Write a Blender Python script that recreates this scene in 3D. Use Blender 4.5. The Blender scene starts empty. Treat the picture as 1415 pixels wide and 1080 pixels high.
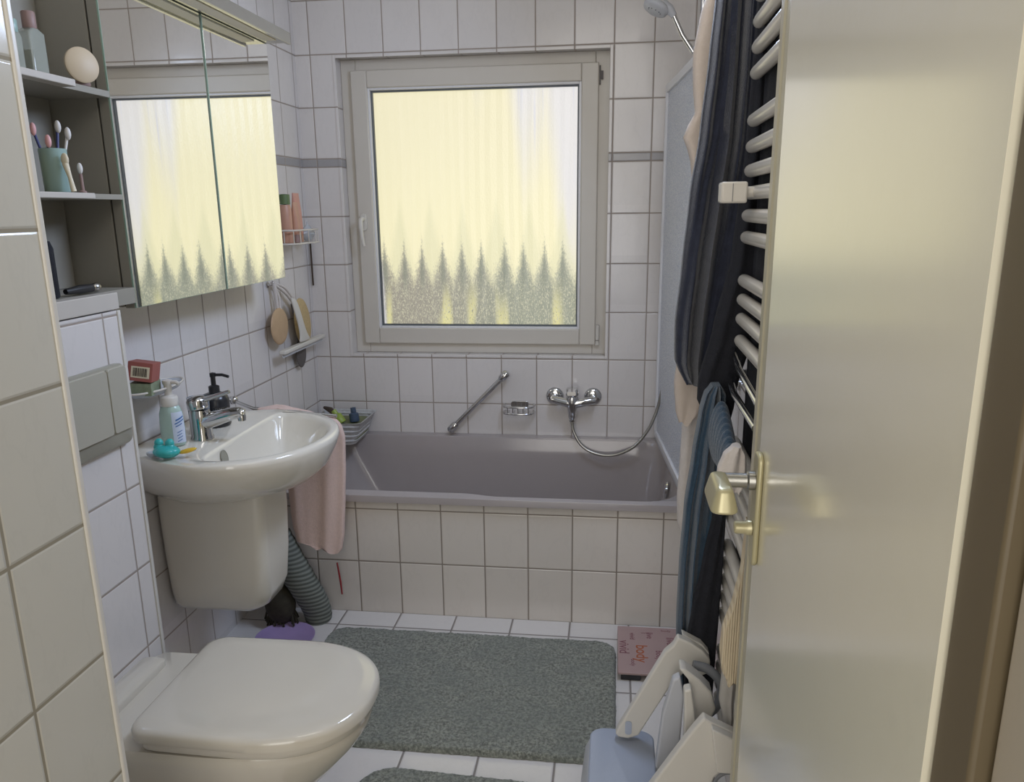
import bpy, bmesh, math, random
from mathutils import Vector, Matrix, noise
random.seed(7)
PI = math.pi
S = bpy.context.scene
COL = S.collection

# ------------------------------------------------------------------ materials
def srgb(r, g, b):
    f = lambda c: (c/255/12.92) if c/255 <= 0.04045 else ((c/255+0.055)/1.055)**2.4
    return (f(r), f(g), f(b), 1)

class NT:
    """small helper round a node tree"""
    def __init__(s, t): s.t = t; s.n = t.nodes; s.l = t.links
    def math(s, op, a, b=None, c=None, clamp=False):
        m = s.n.new('ShaderNodeMath'); m.operation = op; m.use_clamp = clamp
        for i, v in enumerate((a, b, c)):
            if v is None: continue
            if isinstance(v, (int, float)): m.inputs[i].default_value = v
            else: s.l.new(v, m.inputs[i])
        return m.outputs[0]
    def mix(s, f, a, b):
        m = s.n.new('ShaderNodeMix'); m.data_type = 'RGBA'
        for k, v in ((0, f), (6, a), (7, b)):
            if isinstance(v, (int, float)): m.inputs[k].default_value = v
            elif isinstance(v, tuple): m.inputs[k].default_value = v
            else: s.l.new(v, m.inputs[k])
        return m.outputs[2]
    def noise(s, vec, scale, detail=2, rough=.5):
        m = s.n.new('ShaderNodeTexNoise'); m.inputs['Scale'].default_value = scale
        m.inputs['Detail'].default_value = detail; m.inputs['Roughness'].default_value = rough
        if vec is not None: s.l.new(vec, m.inputs['Vector'])
        return m.outputs[0]
    def ramp(s, f, a, b):
        m = s.n.new('ShaderNodeMapRange'); m.interpolation_type = 'SMOOTHSTEP'
        s.l.new(f, m.inputs[0]); m.inputs[1].default_value = a; m.inputs[2].default_value = b
        return m.outputs[0]
    def bump(s, h, strength, dist, normal=None):
        m = s.n.new('ShaderNodeBump'); m.inputs['Strength'].default_value = strength; m.inputs['Distance'].default_value = dist
        s.l.new(h, m.inputs['Height'])
        if normal is not None: s.l.new(normal, m.inputs['Normal'])
        return m.outputs[0]
    def scalevec(s, vec, sc):
        m = s.n.new('ShaderNodeMapping'); m.inputs['Scale'].default_value = sc; s.l.new(vec, m.inputs['Vector'])
        return m.outputs[0]

def base(name, col, rough=.5, metal=0., spec=.5, **kw):
    m = bpy.data.materials.new(name); m.use_nodes = True
    b = m.node_tree.nodes['Principled BSDF']
    b.inputs['Base Color'].default_value = col
    b.inputs['Roughness'].default_value = rough
    b.inputs['Metallic'].default_value = metal
    b.inputs['Specular IOR Level'].default_value = spec
    for k, v in kw.items(): b.inputs[k.replace('_', ' ')].default_value = v
    return m, b, NT(m.node_tree)

def plain(name, col, rough=.5, metal=0., spec=.5, var=.06, vs=18., bump=0., bs=200., **kw):
    """procedural: colour varied by noise, optional fine bump"""
    m, b, t = base(name, col, rough, metal, spec, **kw)
    tc = t.n.new('ShaderNodeTexCoord').outputs['Object']
    if var:
        n = t.noise(tc, vs, 3)
        d = tuple(c*(1-var) for c in col[:3])+(1,); u = tuple(min(1, c*(1+var)) for c in col[:3])+(1,)
        t.l.new(t.mix(n, d, u), b.inputs['Base Color'])
    if bump:
        t.l.new(t.bump(t.noise(tc, bs, 2), bump, .002), b.inputs['Normal'])
    return m

def tiles(name, ua, u0, pu, va, v0, pv, col, grout, strip=False, rough=.16, g=.0035, veins=.0, diag=True):
    """tile joints laid on two world axes of the wall; strip=True adds the narrow decor course"""
    m, b, t = base(name, col, rough)
    pos = t.n.new('ShaderNodeNewGeometry').outputs['Position']
    sp = t.n.new('ShaderNodeSeparateXYZ'); t.l.new(pos, sp.inputs[0])
    u = sp.outputs[ua]; v = sp.outputs[va]
    def cell(x, x0, p):
        q = t.math('DIVIDE', t.math('SUBTRACT', x, x0), p)
        fr = t.math('FRACT', q); fl = t.math('FLOOR', q)
        d = t.math('MULTIPLY', t.math('MINIMUM', fr, t.math('SUBTRACT', 1., fr)), p)
        return d, fl
    du, fu = cell(u, u0, pu)
    if strip:
        up = t.math('GREATER_THAN', v, 1.617)
        lowz = t.math('LESS_THAN', v, 1.5838)
        d1, f1 = cell(v, 1.617, pv); d2, f2 = cell(v, 1.5838, pv)
        mid = t.math('SUBTRACT', 1., t.math('ADD', up, lowz))
        dm = t.math('MINIMUM', t.math('ABSOLUTE', t.math('SUBTRACT', v, 1.617)), t.math('ABSOLUTE', t.math('SUBTRACT', v, 1.5838)))
        dv = t.math('ADD', t.math('ADD', t.math('MULTIPLY', d1, up), t.math('MULTIPLY', d2, lowz)), t.math('MULTIPLY', dm, mid))
        fv = t.math('ADD', f1, t.math('MULTIPLY', mid, 40.))
    else:
        dv, fv = cell(v, v0, pv)
    d = t.math('MINIMUM', du, dv)
    mask = t.ramp(d, g*.45, g*.75)            # 0 joint, 1 tile
    edge = t.ramp(d, g*.4, g*1.4)
    cv = t.n.new('ShaderNodeCombineXYZ'); t.l.new(fu, cv.inputs[0]); t.l.new(fv, cv.inputs[1])
    wn = t.n.new('ShaderNodeTexWhiteNoise'); wn.noise_dimensions = '3D'; t.l.new(cv.outputs[0], wn.inputs['Vector'])
    c = col[:3]
    c1 = tuple(x*.95 for x in c)+(1,); c2 = tuple(min(1, x*1.03) for x in c)+(1,)
    cc = t.mix(wn.outputs['Value'], c1, c2)
    # faint veins running up the glaze
    vn = t.noise(t.scalevec(pos, (9, 9, 4)), 1.3, 5, .6)
    vv = t.math('SUBTRACT', 1., t.ramp(t.math('ABSOLUTE', t.math('SUBTRACT', vn, .5)), 0., .03))
    cc = t.mix(t.math('MULTIPLY', vv, .05), cc, (c[0]*.55, c[1]*.55, c[2]*.55, 1))
    if strip:
        cc = t.mix(mid, cc, (c[0]*.52, c[1]*.53, c[2]*.55, 1))
    cc = t.mix(mask, grout, cc)
    t.l.new(cc, b.inputs['Base Color'])
    t.l.new(t.math('ADD', t.math('MULTIPLY', t.math('SUBTRACT', 1., mask), .6), rough), b.inputs['Roughness'])
    wav = t.noise(pos, 9., 2)
    nb = t.bump(wav, .12, .01)
    t.l.new(t.bump(edge, .7, .0016, nb), b.inputs['Normal'])
    return m

TILE = srgb(222, 217, 214); GROUT = srgb(158, 146, 136)
X0T, PU, PV = .0614, .152, .1993
M = {}
M['tile_back'] = tiles('wall_tile_back', 0, X0T, PU, 2, 0, PV, TILE, GROUT, True)
M['tile_left'] = tiles('wall_tile_left', 1, -.0342, PU, 2, 0, PV, TILE, GROUT, True)
M['tile_right'] = tiles('wall_tile_right', 1, -.05, PU, 2, 0, PV, TILE, GROUT, True)
M['tile_box'] = tiles('wall_tile_boxing', 1, -1.735, PU, 2, 1.5838, PV, TILE, GROUT)
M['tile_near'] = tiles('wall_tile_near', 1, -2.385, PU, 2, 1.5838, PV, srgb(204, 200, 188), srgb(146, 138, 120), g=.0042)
M['tile_tub'] = tiles('wall_tile_tub', 0, .411, PU, 2, .397, PV, srgb(218, 211, 203), srgb(140, 130, 120))
M['tile_floor'] = tiles('floor_tile', 0, .356, .2025, 1, -.906, .1535*2, srgb(222, 217, 212), srgb(140, 132, 126), rough=.13, g=.005)
M['seal'] = plain('glazing_seal_rubber', srgb(92, 98, 104), .5, var=.05)
M['ceiling'] = plain('ceiling_paint', srgb(200, 196, 188), .9, var=.02)
M['pvc'] = plain('window_plastic', srgb(208, 202, 192), .35, var=.02)
M['pvc_white'] = plain('window_bead', srgb(225, 225, 228), .3, var=.02)
M['door'] = plain('door_paint', srgb(234, 228, 206), .3, var=.02, bump=.2, bs=45, spec=.8, Coat_Weight=1., Coat_Roughness=.14, Coat_IOR=1.8)
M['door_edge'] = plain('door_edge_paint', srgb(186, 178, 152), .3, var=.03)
M['jamb'] = plain('jamb_shaded_paint', srgb(98, 86, 64), .5, var=.05)  # tan jamb paint, darkened in its base colour for the shade there
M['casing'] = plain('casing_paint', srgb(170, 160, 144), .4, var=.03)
M['ceramic'] = plain('sanitary_ceramic', srgb(226, 220, 207), .08, var=.015, spec=.6, Coat_Weight=.4)
M['tub'] = plain('bathtub_enamel', srgb(168, 160, 158), .13, var=.02, spec=.6)
M['wc'] = plain('toilet_ceramic', srgb(214, 207, 193), .1, var=.015, spec=.6, Coat_Weight=.3)
M['chrome'] = plain('chrome', srgb(205, 205, 205), .07, 1., var=.02)
M['dullchrome'] = plain('satin_chrome', srgb(170, 168, 162), .28, 1., var=.03)
M['brass'] = plain('champagne_metal', srgb(205, 190, 150), .25, 1., var=.03)
M['champ'] = plain('champagne_lacquer', srgb(190, 182, 146), .3, .4, var=.03)
M['white'] = plain('white_enamel', srgb(214, 208, 198), .2, var=.02)
M['whiteplastic'] = plain('white_plastic', srgb(214, 210, 202), .3, var=.02)
M['lightgrey'] = plain('pale_grey_plastic', srgb(196, 198, 204), .4, var=.03)
M['stepgrey'] = plain('blue_grey_plastic', srgb(176, 184, 200), .45, var=.04, bump=.15, bs=300)
M['greyline'] = plain('grey_rubber', srgb(120, 122, 126), .5, var=.05)
M['cab'] = plain('cabinet_grey_laminate', srgb(150, 146, 136), .45, var=.10, vs=6)
M['cabdark'] = plain('cabinet_edge', srgb(70, 68, 62), .4, var=.05)
M['shelf'] = plain('shelf_edge_white', srgb(196, 190, 182), .35, var=.04)
M['mirror'] = plain('mirror_silver', (.93, .94, .93, 1), .01, 1., var=0)
M['glassedge'] = plain('mirror_edge_green', srgb(150, 175, 160), .2, var=.05)
M['alu'] = plain('aluminium', srgb(190, 188, 178), .25, .8, var=.03)
M['black'] = plain('black_plastic', srgb(40, 40, 42), .35, var=.1)
M['blackglaze'] = plain('black_stone_dispenser', srgb(46, 46, 48), .25, var=.2, vs=80)
M['greycup'] = plain('grey_tumbler', srgb(128, 136, 146), .35, var=.05)
M['teal'] = plain('teal_rubber', srgb(60, 178, 176), .3, var=.05, Subsurface_Weight=.1)
M['yellow'] = plain('yellow_rubber', srgb(232, 190, 60), .35, var=.05)
M['bottle'] = plain('pale_green_bottle', srgb(176, 200, 190), .2, var=.03)
M['bluelabel'] = plain('blue_print', srgb(60, 110, 175), .4, var=.1)
M['label'] = plain('pale_blue_label', srgb(205, 215, 232), .35, var=.03)
M['redbox'] = plain('red_carton', srgb(160, 92, 84), .55, var=.08)
M['greenwrap'] = plain('green_print_carton', srgb(136, 148, 122), .5, var=.35, vs=90)
M['cream'] = plain('cream_card', srgb(226, 216, 190), .6, var=.04)
M['ink'] = plain('black_ink', srgb(60, 52, 48), .6, var=.05)
M['pink'] = plain('pink_terry', srgb(226, 200, 190), .95, var=.1, vs=120, bump=.8, bs=500)
M['navy'] = plain('navy_velour', srgb(40, 44, 60), .9, var=.4, vs=50, bump=.8, bs=420, Sheen_Weight=.35, Sheen_Roughness=.35)
M['navydark'] = plain('near_black_velour', srgb(30, 31, 38), .95, var=.3, vs=60, bump=.8, bs=420)
M['blue'] = plain('petrol_blue_towel', srgb(44, 68, 88), .92, var=.3, vs=70, bump=.8, bs=420, Sheen_Weight=.3)
M['beige'] = plain('beige_cloth', srgb(204, 190, 178), .9, var=.06, vs=60, bump=.5, bs=400)
M['whitecloth'] = plain('white_cloth', srgb(214, 206, 200), .9, var=.08, vs=60, bump=.6, bs=300)
M['grey_fleece'] = plain('grey_lining', srgb(176, 172, 166), .9, var=.1, vs=40)
M['wood'] = plain('pale_brush_wood', srgb(190, 160, 126), .5, var=.12, vs=30)
M['loofah'] = plain('loofah', srgb(196, 172, 128), .9, var=.25, vs=120, bump=1., bs=260)
M['darkgrey'] = plain('dark_grey_rubber', srgb(96, 90, 88), .6, var=.15, vs=60)
M['tan'] = plain('tan_tube', srgb(196, 150, 128), .4, var=.12, vs=30)
M['salmon'] = plain('salmon_tube', srgb(206, 152, 136), .4, var=.12, vs=30)
M['green'] = plain('olive_green_cap', srgb(96, 116, 76), .4, var=.1)
M['limegreen'] = plain('lime_bottle', srgb(150, 170, 74), .35, var=.08)
M['darkblue'] = plain('slate_blue_bottle', srgb(70, 86, 108), .35, var=.08)
M['brown'] = plain('dark_brown_brush', srgb(74, 60, 48), .8, var=.2)
M['basket'] = plain('grey_white_weave', srgb(196, 196, 196), .7, var=.3, vs=70, bump=1., bs=90)
M['baskin'] = plain('basket_lining', srgb(120, 124, 92), .85, var=.2)
M['greybag'] = None
M['dark'] = plain('dark_bristles', srgb(62, 58, 46), .9, var=.4, vs=60)
M['purple'] = plain('purple_plastic', srgb(170, 148, 192), .35, var=.12)
M['red'] = plain('dark_red_plastic', srgb(150, 50, 52), .4, var=.05)
M['discbeige'] = plain('beige_disc', srgb(196, 178, 150), .5, var=.05)
M['mauve'] = plain('mauve_plastic', srgb(150, 124, 118), .5, var=.1)
M['cup'] = plain('teal_grey_cup', srgb(150, 176, 170), .35, var=.06)
M['brushblue'] = plain('blue_brush_handle', srgb(66, 72, 120), .4, var=.1)
M['brushpink'] = plain('pink_brush', srgb(230, 176, 176), .4, var=.15)
M['bristle'] = plain('white_bristle', srgb(225, 222, 218), .6, var=.05)
M['amber'] = plain('amber_cup', srgb(196, 160, 84), .35, var=.06)
M['flush'] = plain('flush_plate_plastic', srgb(176, 172, 158), .25, var=.02)
M['flushlip'] = plain('flush_plate_lip', srgb(150, 147, 134), .3, var=.02)

def glassy(name, col, rough=.03, alpha=.35):
    m, b, t = base(name, col, rough, 0., .6)
    b.inputs['Alpha'].default_value = alpha
    n = t.noise(t.n.new('ShaderNodeTexCoord').outputs['Object'], 40, 2)
    t.l.new(t.mix(n, col, tuple(c*.85 for c in col[:3])+(1,)), b.inputs['Base Color'])
    return m
M['perfume'] = glassy('clear_perfume_glass', srgb(190, 196, 186), .05, .55)
M['perfumeliq'] = plain('perfume_liquid', srgb(120, 116, 100), .1, var=.1)
M['clearbag'] = glassy('clear_plastic_film', srgb(206, 212, 220), .15, .75)

def mat_frost():
    """pebbled frosted glass of the tub screen"""
    m, b, t = base('frosted_screen_glass', srgb(206, 214, 226), .35, 0., .6)
    b.inputs['Transmission Weight'].default_value = .08
    b.inputs['IOR'].default_value = 1.3
    tc = t.n.new('ShaderNodeTexCoord').outputs['Object']
    v = t.n.new('ShaderNodeTexVoronoi'); v.inputs['Scale'].default_value = 190; t.l.new(tc, v.inputs['Vector'])
    t.l.new(t.mix(t.ramp(v.outputs[0], .1, .7), srgb(250, 251, 254), srgb(206, 212, 226)), b.inputs['Base Color'])
    t.l.new(t.bump(v.outputs[0], 1., .004), b.inputs['Normal'])
    return m
M['frost'] = mat_frost()

def mat_pane():
    """daylight arriving through ribbed cathedral glass: garden blurred into wedges"""
    m, b, t = base('ribbed_window_glass', (.3, .3, .28, 1), .22, 0., .5)
    pos = t.n.new('ShaderNodeNewGeometry').outputs['Position']
    sp = t.n.new('ShaderNodeSeparateXYZ'); t.l.new(pos, sp.inputs[0])
    u = t.math('DIVIDE', t.math('SUBTRACT', sp.outputs[0], .262), .884)      # 0..1 left to right
    v = t.math('DIVIDE', t.math('SUBTRACT', sp.outputs[2], .91), .97)        # 0..1 upwards
    fine = t.noise(t.scalevec(pos, (1, 1, .55)), 170, 2, .7)
    fine2 = t.noise(t.scalevec(pos, (1, 1, .4)), 340, 1, .7)
    low = t.noise(t.scalevec(pos, (1, 1, .15)), 7, 2)
    streak = t.noise(t.scalevec(pos, (1, 1, .03)), 26, 3, .6)
    uj = t.math('ADD', u, t.math('MULTIPLY', t.math('SUBTRACT', low, .5), .05))
    def comb(n, ph):
        return t.math('ABSOLUTE', t.math('SUBTRACT', t.math('MULTIPLY', t.math('FRACT', t.math('ADD', t.math('MULTIPLY', uj, n), ph)), 2.), 1.))
    tri = comb(10.2, .55)                                                   # 0 at a rib axis
    tri = t.math('SUBTRACT', 1., tri)
    tip = t.math('POWER', tri, 1.0)
    # lower dark hedge: height of its upper boundary rises in the ribs
    gr = t.math('MULTIPLY', t.math('SUBTRACT', fine, .5), .16)
    gr2 = t.math('MULTIPLY', t.math('SUBTRACT', fine2, .5), .10)
    hgt = t.math('ADD', t.math('ADD', .205, t.math('MULTIPLY', t.math('SUBTRACT', 1., t.math('POWER', tip, .65)), .17)), t.math('ADD', gr, gr2))
    hedge = t.math('SUBTRACT', 1., t.ramp(t.math('SUBTRACT', v, hgt), -.06, .05))
    # second, faint green layer higher up
    tri2 = comb(6.3, .2)
    h2 = t.math('ADD', t.math('ADD', .26, t.math('MULTIPLY', t.math('POWER', tri2, 1.4), .30)), t.math('MULTIPLY', gr, .5))
    lay2 = t.math('MULTIPLY', t.math('SUBTRACT', 1., t.ramp(t.math('SUBTRACT', v, h2), -.10, .06)), .55)
    # sky: pale lilac upper right reaching down between ribs
    tri3 = comb(4.6, .62)
    sk = t.math('ADD', t.math('MULTIPLY', t.math('SUBTRACT', u, .78), 1.9), t.math('MULTIPLY', t.math('SUBTRACT', v, .80), .95))
    sk = t.math('ADD', sk, t.math('MULTIPLY', t.math('SUBTRACT', tri3, .5), .42))
    sky = t.ramp(sk, -.30, .34)
    bl = t.math('MULTIPLY', t.ramp(streak, .52, .66), t.math('MULTIPLY', sky, t.ramp(v, .55, .9)))
    yel = t.mix(t.ramp(v, .3, .95), srgb(247, 238, 190), srgb(240, 231, 190))
    yel = t.mix(t.math('MULTIPLY', t.ramp(streak, .5, .75), .2), yel, srgb(248, 238, 205))
    c = t.mix(sky, yel, srgb(226, 223, 222))
    c = t.mix(bl, c, srgb(198, 202, 228))
    c = t.mix(lay2, c, srgb(222, 218, 172))
    warm = t.mix(t.ramp(u, .2, .75), srgb(140, 132, 114), srgb(134, 138, 116))
    wedge = t.math('MULTIPLY', t.ramp(t.noise(t.scalevec(pos, (1, 1, .08)), 11, 2), .52, .66), t.math('SUBTRACT', 1., t.ramp(v, .04, .24)))
    hc = t.mix(wedge, warm, srgb(222, 214, 140))
    hc = t.mix(t.ramp(fine2, .50, .66), hc, srgb(196, 192, 160))
    hc = t.mix(t.ramp(fine, .38, .30), hc, srgb(104, 106, 88))
    core = t.math('MULTIPLY', t.ramp(t.math('SUBTRACT', 1., tip), .55, .95), t.math('SUBTRACT', 1., t.ramp(v, .24, .44)))
    hc = t.mix(t.math('MULTIPLY', t.math('MULTIPLY', core, t.ramp(v, .12, .24)), .65), hc, srgb(108, 114, 92))
    c = t.mix(hedge, c, hc)
    # glowing margins where the pane thickness catches sky
    em = t.math('SUBTRACT', 1., t.ramp(t.math('ADD', u, t.math('MULTIPLY', v, .035)), .02, .05))
    c = t.mix(t.math('MULTIPLY', em, t.math('SUBTRACT', 1., t.ramp(v, .2, .45))), c, srgb(228, 228, 236))
    t.l.new(c, b.inputs['Emission Color']); b.inputs['Emission Strength'].default_value = 1.0
    
    hh = t.math('ADD', t.math('MULTIPLY', fine, .4), t.math('ABSOLUTE', t.math('SUBTRACT', tri, .5)))
    t.l.new(t.bump(hh, .4, .006), b.inputs['Normal'])
    return m
M['pane'] = mat_pane()

def mat_rug():
    m, b, t = base('grey_green_pile', srgb(150, 160, 154), .95, 0., .1)
    tc = t.n.new('ShaderNodeNewGeometry').outputs['Position']
    a = t.noise(tc, 9, 3); c = t.noise(tc, 120, 3, .7)
    x = t.mix(t.ramp(c, .3, .7), srgb(102, 104, 95), srgb(178, 180, 166))
    x = t.mix(t.math('MULTIPLY', t.ramp(a, .35, .65), .4), x, srgb(130, 136, 128))
    t.l.new(x, b.inputs['Base Color'])
    t.l.new(t.bump(t.noise(tc, 260, 3, .7), 1., .006), b.inputs['Normal'])
    b.inputs['Sheen Weight'].default_value = .3
    return m
M['rug'] = mat_rug()

def mat_rib(name, col, dark, axis, n, bumpy=.8):
    m, b, t = base(name, col, .9, 0., .2)
    tc = t.n.new('ShaderNodeTexCoord').outputs['Object']
    sp = t.n.new('ShaderNodeSeparateXYZ'); t.l.new(tc, sp.inputs[0])
    s = t.math('MULTIPLY', t.math('ADD', t.math('SINE', t.math('MULTIPLY', sp.outputs[axis], n)), 1.), .5)
    t.l.new(t.mix(s, dark, col), b.inputs['Base Color'])
    t.l.new(t.bump(s, bumpy, .003), b.inputs['Normal'])
    return m
M['greybag'] = mat_rib('ribbed_grey_cloth', srgb(138, 142, 134), srgb(92, 96, 90), 2, 420, .5)
M['ribcream'] = mat_rib('ribbed_cream_cloth', srgb(226, 212, 184), srgb(208, 190, 160), 0, 1500, .5)
M['scale'] = plain('scale_mauve_top', srgb(172, 146, 142), .35, var=.05)
M['print'] = plain('scale_print_plum', srgb(126, 76, 86), .5, var=.05)
M['printred'] = plain('scale_print_orange', srgb(170, 92, 56), .5, var=.05)

# ------------------------------------------------------------------ mesh builder
class MB:
    def __init__(s): s.v = []; s.f = []; s.mi = []; s.cur = 0
    def add(s, vs, fs):
        o = len(s.v); s.v += [tuple(v) for v in vs]; s.f += [tuple(i+o for i in f) for f in fs]; s.mi += [s.cur]*len(fs); return s
    def box(s, x0, y0, z0, x1, y1, z1):
        vs = [(x, y, z) for x in (x0, x1) for y in (y0, y1) for z in (z0, z1)]
        return s.add(vs, [(0, 1, 3, 2), (4, 6, 7, 5), (0, 4, 5, 1), (2, 3, 7, 6), (0, 2, 6, 4), (1, 5, 7, 3)])
    def loft(s, rings, cap0=True, cap1=True, closed=True):
        n = len(rings[0]); vs = [p for r in rings for p in r]; fs = []
        for i in range(len(rings)-1):
            for j in range(n if closed else n-1):
                k = (j+1) % n
                fs.append((i*n+j, i*n+k, (i+1)*n+k, (i+1)*n+j))
        if cap0: fs.append(tuple(range(n-1, -1, -1)))
        if cap1: fs.append(tuple((len(rings)-1)*n+j for j in range(n)))
        return s.add(vs, fs)
    def tube(s, pts, r, seg=12, cap=True, rs=None):
        pts = [Vector(p) for p in pts]; rings = []
        up = None
        for i, p in enumerate(pts):
            d = (pts[min(i+1, len(pts)-1)]-pts[max(i-1, 0)]).normalized()
            if up is None: up = Vector((0, 0, 1)) if abs(d.z) < .9 else Vector((0, 1, 0))
            a = (up - d*up.dot(d)).normalized(); up = a; b_ = d.cross(a)
            rr = rs[i] if rs else r
            rings.append([p + a*math.cos(2*PI*k/seg)*rr + b_*math.sin(2*PI*k/seg)*rr for k in range(seg)])
        return s.loft(rings, cap, cap)
    def lathe(s, prof, c, axis=(0, 0, 1), seg=32, sx=1., sy=1.):
        """prof: (radius, height) from bottom to top along axis"""
        c = Vector(c); ax = Vector(axis).normalized()
        u = Vector((1, 0, 0)) if abs(ax.x) < .9 else Vector((0, 1, 0)); u = (u-ax*u.dot(ax)).normalized(); w = ax.cross(u)
        rings = [[c+ax*h+u*math.cos(2*PI*k/seg)*max(r, 1e-4)*sx+w*math.sin(2*PI*k/seg)*max(r, 1e-4)*sy for k in range(seg)] for r, h in prof]
        return s.loft(rings)
    def ball(s, c, rx, ry, rz, seg=20, rings=12, rot=None):
        R = rot or Matrix.Identity(3); rr = []
        for i in range(rings+1):
            a = -PI/2+PI*i/rings
            rr.append([Vector(c)+R@Vector((rx*max(math.cos(a), 1e-3)*math.cos(2*PI*k/seg), ry*max(math.cos(a), 1e-3)*math.sin(2*PI*k/seg), rz*math.sin(a))) for k in range(seg)])
        return s.loft(rr)
    def prism(s, poly, plane, d0, d1):
        """poly of 2-D points; plane 'xz' extrudes along y, 'xy' along z, 'yz' along x"""
        f = {'xz': lambda a, b, d: (a, d, b), 'xy': lambda a, b, d: (a, b, d), 'yz': lambda a, b, d: (d, a, b)}[plane]
        return s.loft([[f(a, b, d0) for a, b in poly], [f(a, b, d1) for a, b in poly]])
    def build(s, name, mat, parent=None, smooth=False, bevel=0., sub=0, solid=0., xform=None):
        vs = [Vector(v) for v in s.v]
        if xform is not None: vs = [xform @ v for v in vs]
        lo = Vector([min(v[i] for v in vs) for i in range(3)]); hi = Vector([max(v[i] for v in vs) for i in range(3)])
        o = Vector(((lo.x+hi.x)/2, (lo.y+hi.y)/2, lo.z))
        me = bpy.data.meshes.new(name); me.from_pydata([v-o for v in vs], [], s.f); me.update()
        bm = bmesh.new(); bm.from_mesh(me); bmesh.ops.recalc_face_normals(bm, faces=bm.faces); bm.to_mesh(me); bm.free()
        mats = mat if isinstance(mat, list) else [mat]
        for mm in mats: me.materials.append(mm)
        for p, i in zip(me.polygons, s.mi):
            p.material_index = i
            p.use_smooth = smooth
        ob = bpy.data.objects.new(name, me); COL.objects.link(ob); ob.location = o
        if parent is not None:
            ob.parent = parent
            L = Vector(parent.location); q = parent.parent
            while q is not None: L = L+0*L; q = None
            ob.matrix_parent_inverse = Matrix.Translation(-WLOC[parent.name])
        WLOC[ob.name] = o.copy()
        if bevel:
            m = ob.modifiers.new('bevel', 'BEVEL'); m.width = bevel; m.segments = 3; m.limit_method = 'ANGLE'; m.angle_limit = .6
            for p in me.polygons: p.use_smooth = True
            me.set_sharp_from_angle(angle=.7) if not smooth else None
        elif smooth:
            me.set_sharp_from_angle(angle=.9)
        if solid:
            m = ob.modifiers.new('solid', 'SOLIDIFY'); m.thickness = solid; m.offset = 0
        if sub:
            m = ob.modifiers.new('sub', 'SUBSURF'); m.levels = sub; m.render_levels = sub
        return ob
WLOC = {}
def thing(name, label, cat, loc, group=None):
    o = bpy.data.objects.new(name, None); COL.objects.link(o); o.location = loc; WLOC[o.name] = Vector(loc)
    o.empty_display_size = .05
    o['label'] = label; o['category'] = cat
    if group: o['group'] = group
    return o
def tag(o, label, cat, group=None):
    o['label'] = label; o['category'] = cat
    if group: o['group'] = group
    return o
def struct(o): o['kind'] = 'structure'; return o
def rrect(x0, x1, y0, y1, r, n=6):
    r = min(r, (x1-x0)/2-1e-4, (y1-y0)/2-1e-4); out = []
    for cx, cy, a0 in ((x1-r, y1-r, 0), (x0+r, y1-r, PI/2), (x0+r, y0+r, PI), (x1-r, y0+r, 1.5*PI)):
        for k in range(n+1):
            a = a0+PI/2*k/n; out.append((cx+r*math.cos(a), cy+r*math.sin(a)))
    return out
def lerp(a, b, t): return a+(b-a)*t
def interp(keys, z):
    """keys: list of tuples sorted by first value descending; smooth-ish linear interpolation of the rest"""
    if z >= keys[0][0]: return keys[0][1:]
    for a, b in zip(keys, keys[1:]):
        if z >= b[0]:
            t = (a[0]-z)/(a[0]-b[0]); t = t*t*(3-2*t)*.5+t*.5
            return tuple(lerp(p, q, t) for p, q in zip(a[1:], b[1:]))
    return keys[-1][1:]
def arc(c, r, a0, a1, n, plane='xz', off=0):
    return [(c[0]+r*math.cos(lerp(a0, a1, k/n)), c[1]+r*math.sin(lerp(a0, a1, k/n))) for k in range(n+1)]

# ------------------------------------------------------------------ room shell
XR, YD, HC = 1.60, -3.05, 2.52        # right wall, doorway line, ceiling height
struct(MB().box(-.3, -4.6, -.08, 3.2, .4, 0).build('floor', M['tile_floor']))
struct(MB().box(-.2, -3.2, HC, XR+.3, .35, HC+.08).build('ceiling', M['ceiling']))
WX0, WX1, WZ0, WZ1 = .154, 1.274, .791, 2.0125
w = MB()
w.box(-.2, 0, 0, WX0, .3, HC).box(WX1, 0, 0, XR+.2, .3, HC).box(WX0, 0, 0, WX1, .3, WZ0).box(WX0, 0, WZ1, WX1, .3, HC)
struct(w.build('wall_back', M['tile_back']))
struct(MB().box(-.2, -3.2, 0, 0, 0, HC).build('wall_left', M['tile_left']))
struct(MB().box(XR, -2.90, 0, XR+.2, 0, HC).build('wall_right', M['tile_right']))
struct(MB().box(0, -2.385, 0, .19, -1.676, 1.195).build('wall_boxing', M['tile_box']))
struct(MB().box(.0, -4.2, 0, .57, -2.388, HC).build('wall_near_left', M['tile_near'], bevel=.003))
struct(MB().box(0, -.806, 0, XR, -.78, .4265).build('wall_tub_front', M['tile_tub']))
# slim edge profiles: corner of the boxing and of the near wall, tiled window reveal edge
struct(MB().box(.183, -1.683, 0, .1935, -1.672, 1.195).build('trim_1', M['whiteplastic'], bevel=.002))
struct(MB().box(.562, -2.394, 0, .5735, -2.383, HC).build('trim_2', M['whiteplastic'], bevel=.003))
q = MB(); e = .012
q.box(WX0, -.003, WZ0, WX0+e, .0, WZ1).box(WX1-e, -.003, WZ0, WX1, 0, WZ1).box(WX0+e, -.003, WZ1-e, WX1-e, 0, WZ1).box(WX0+e, -.003, WZ0, WX1-e, 0, WZ0+e)
q.box(WX0, 0, WZ0, WX0+.006, .08, WZ1).box(WX1-.006, 0, WZ0, WX1, .08, WZ1).box(WX0, 0, WZ1-.006, WX1, .08, WZ1).box(WX0, 0, WZ0, WX1, .08, WZ0+.006)
struct(q.build('trim_3', M['tile_back'], bevel=.002))

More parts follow.
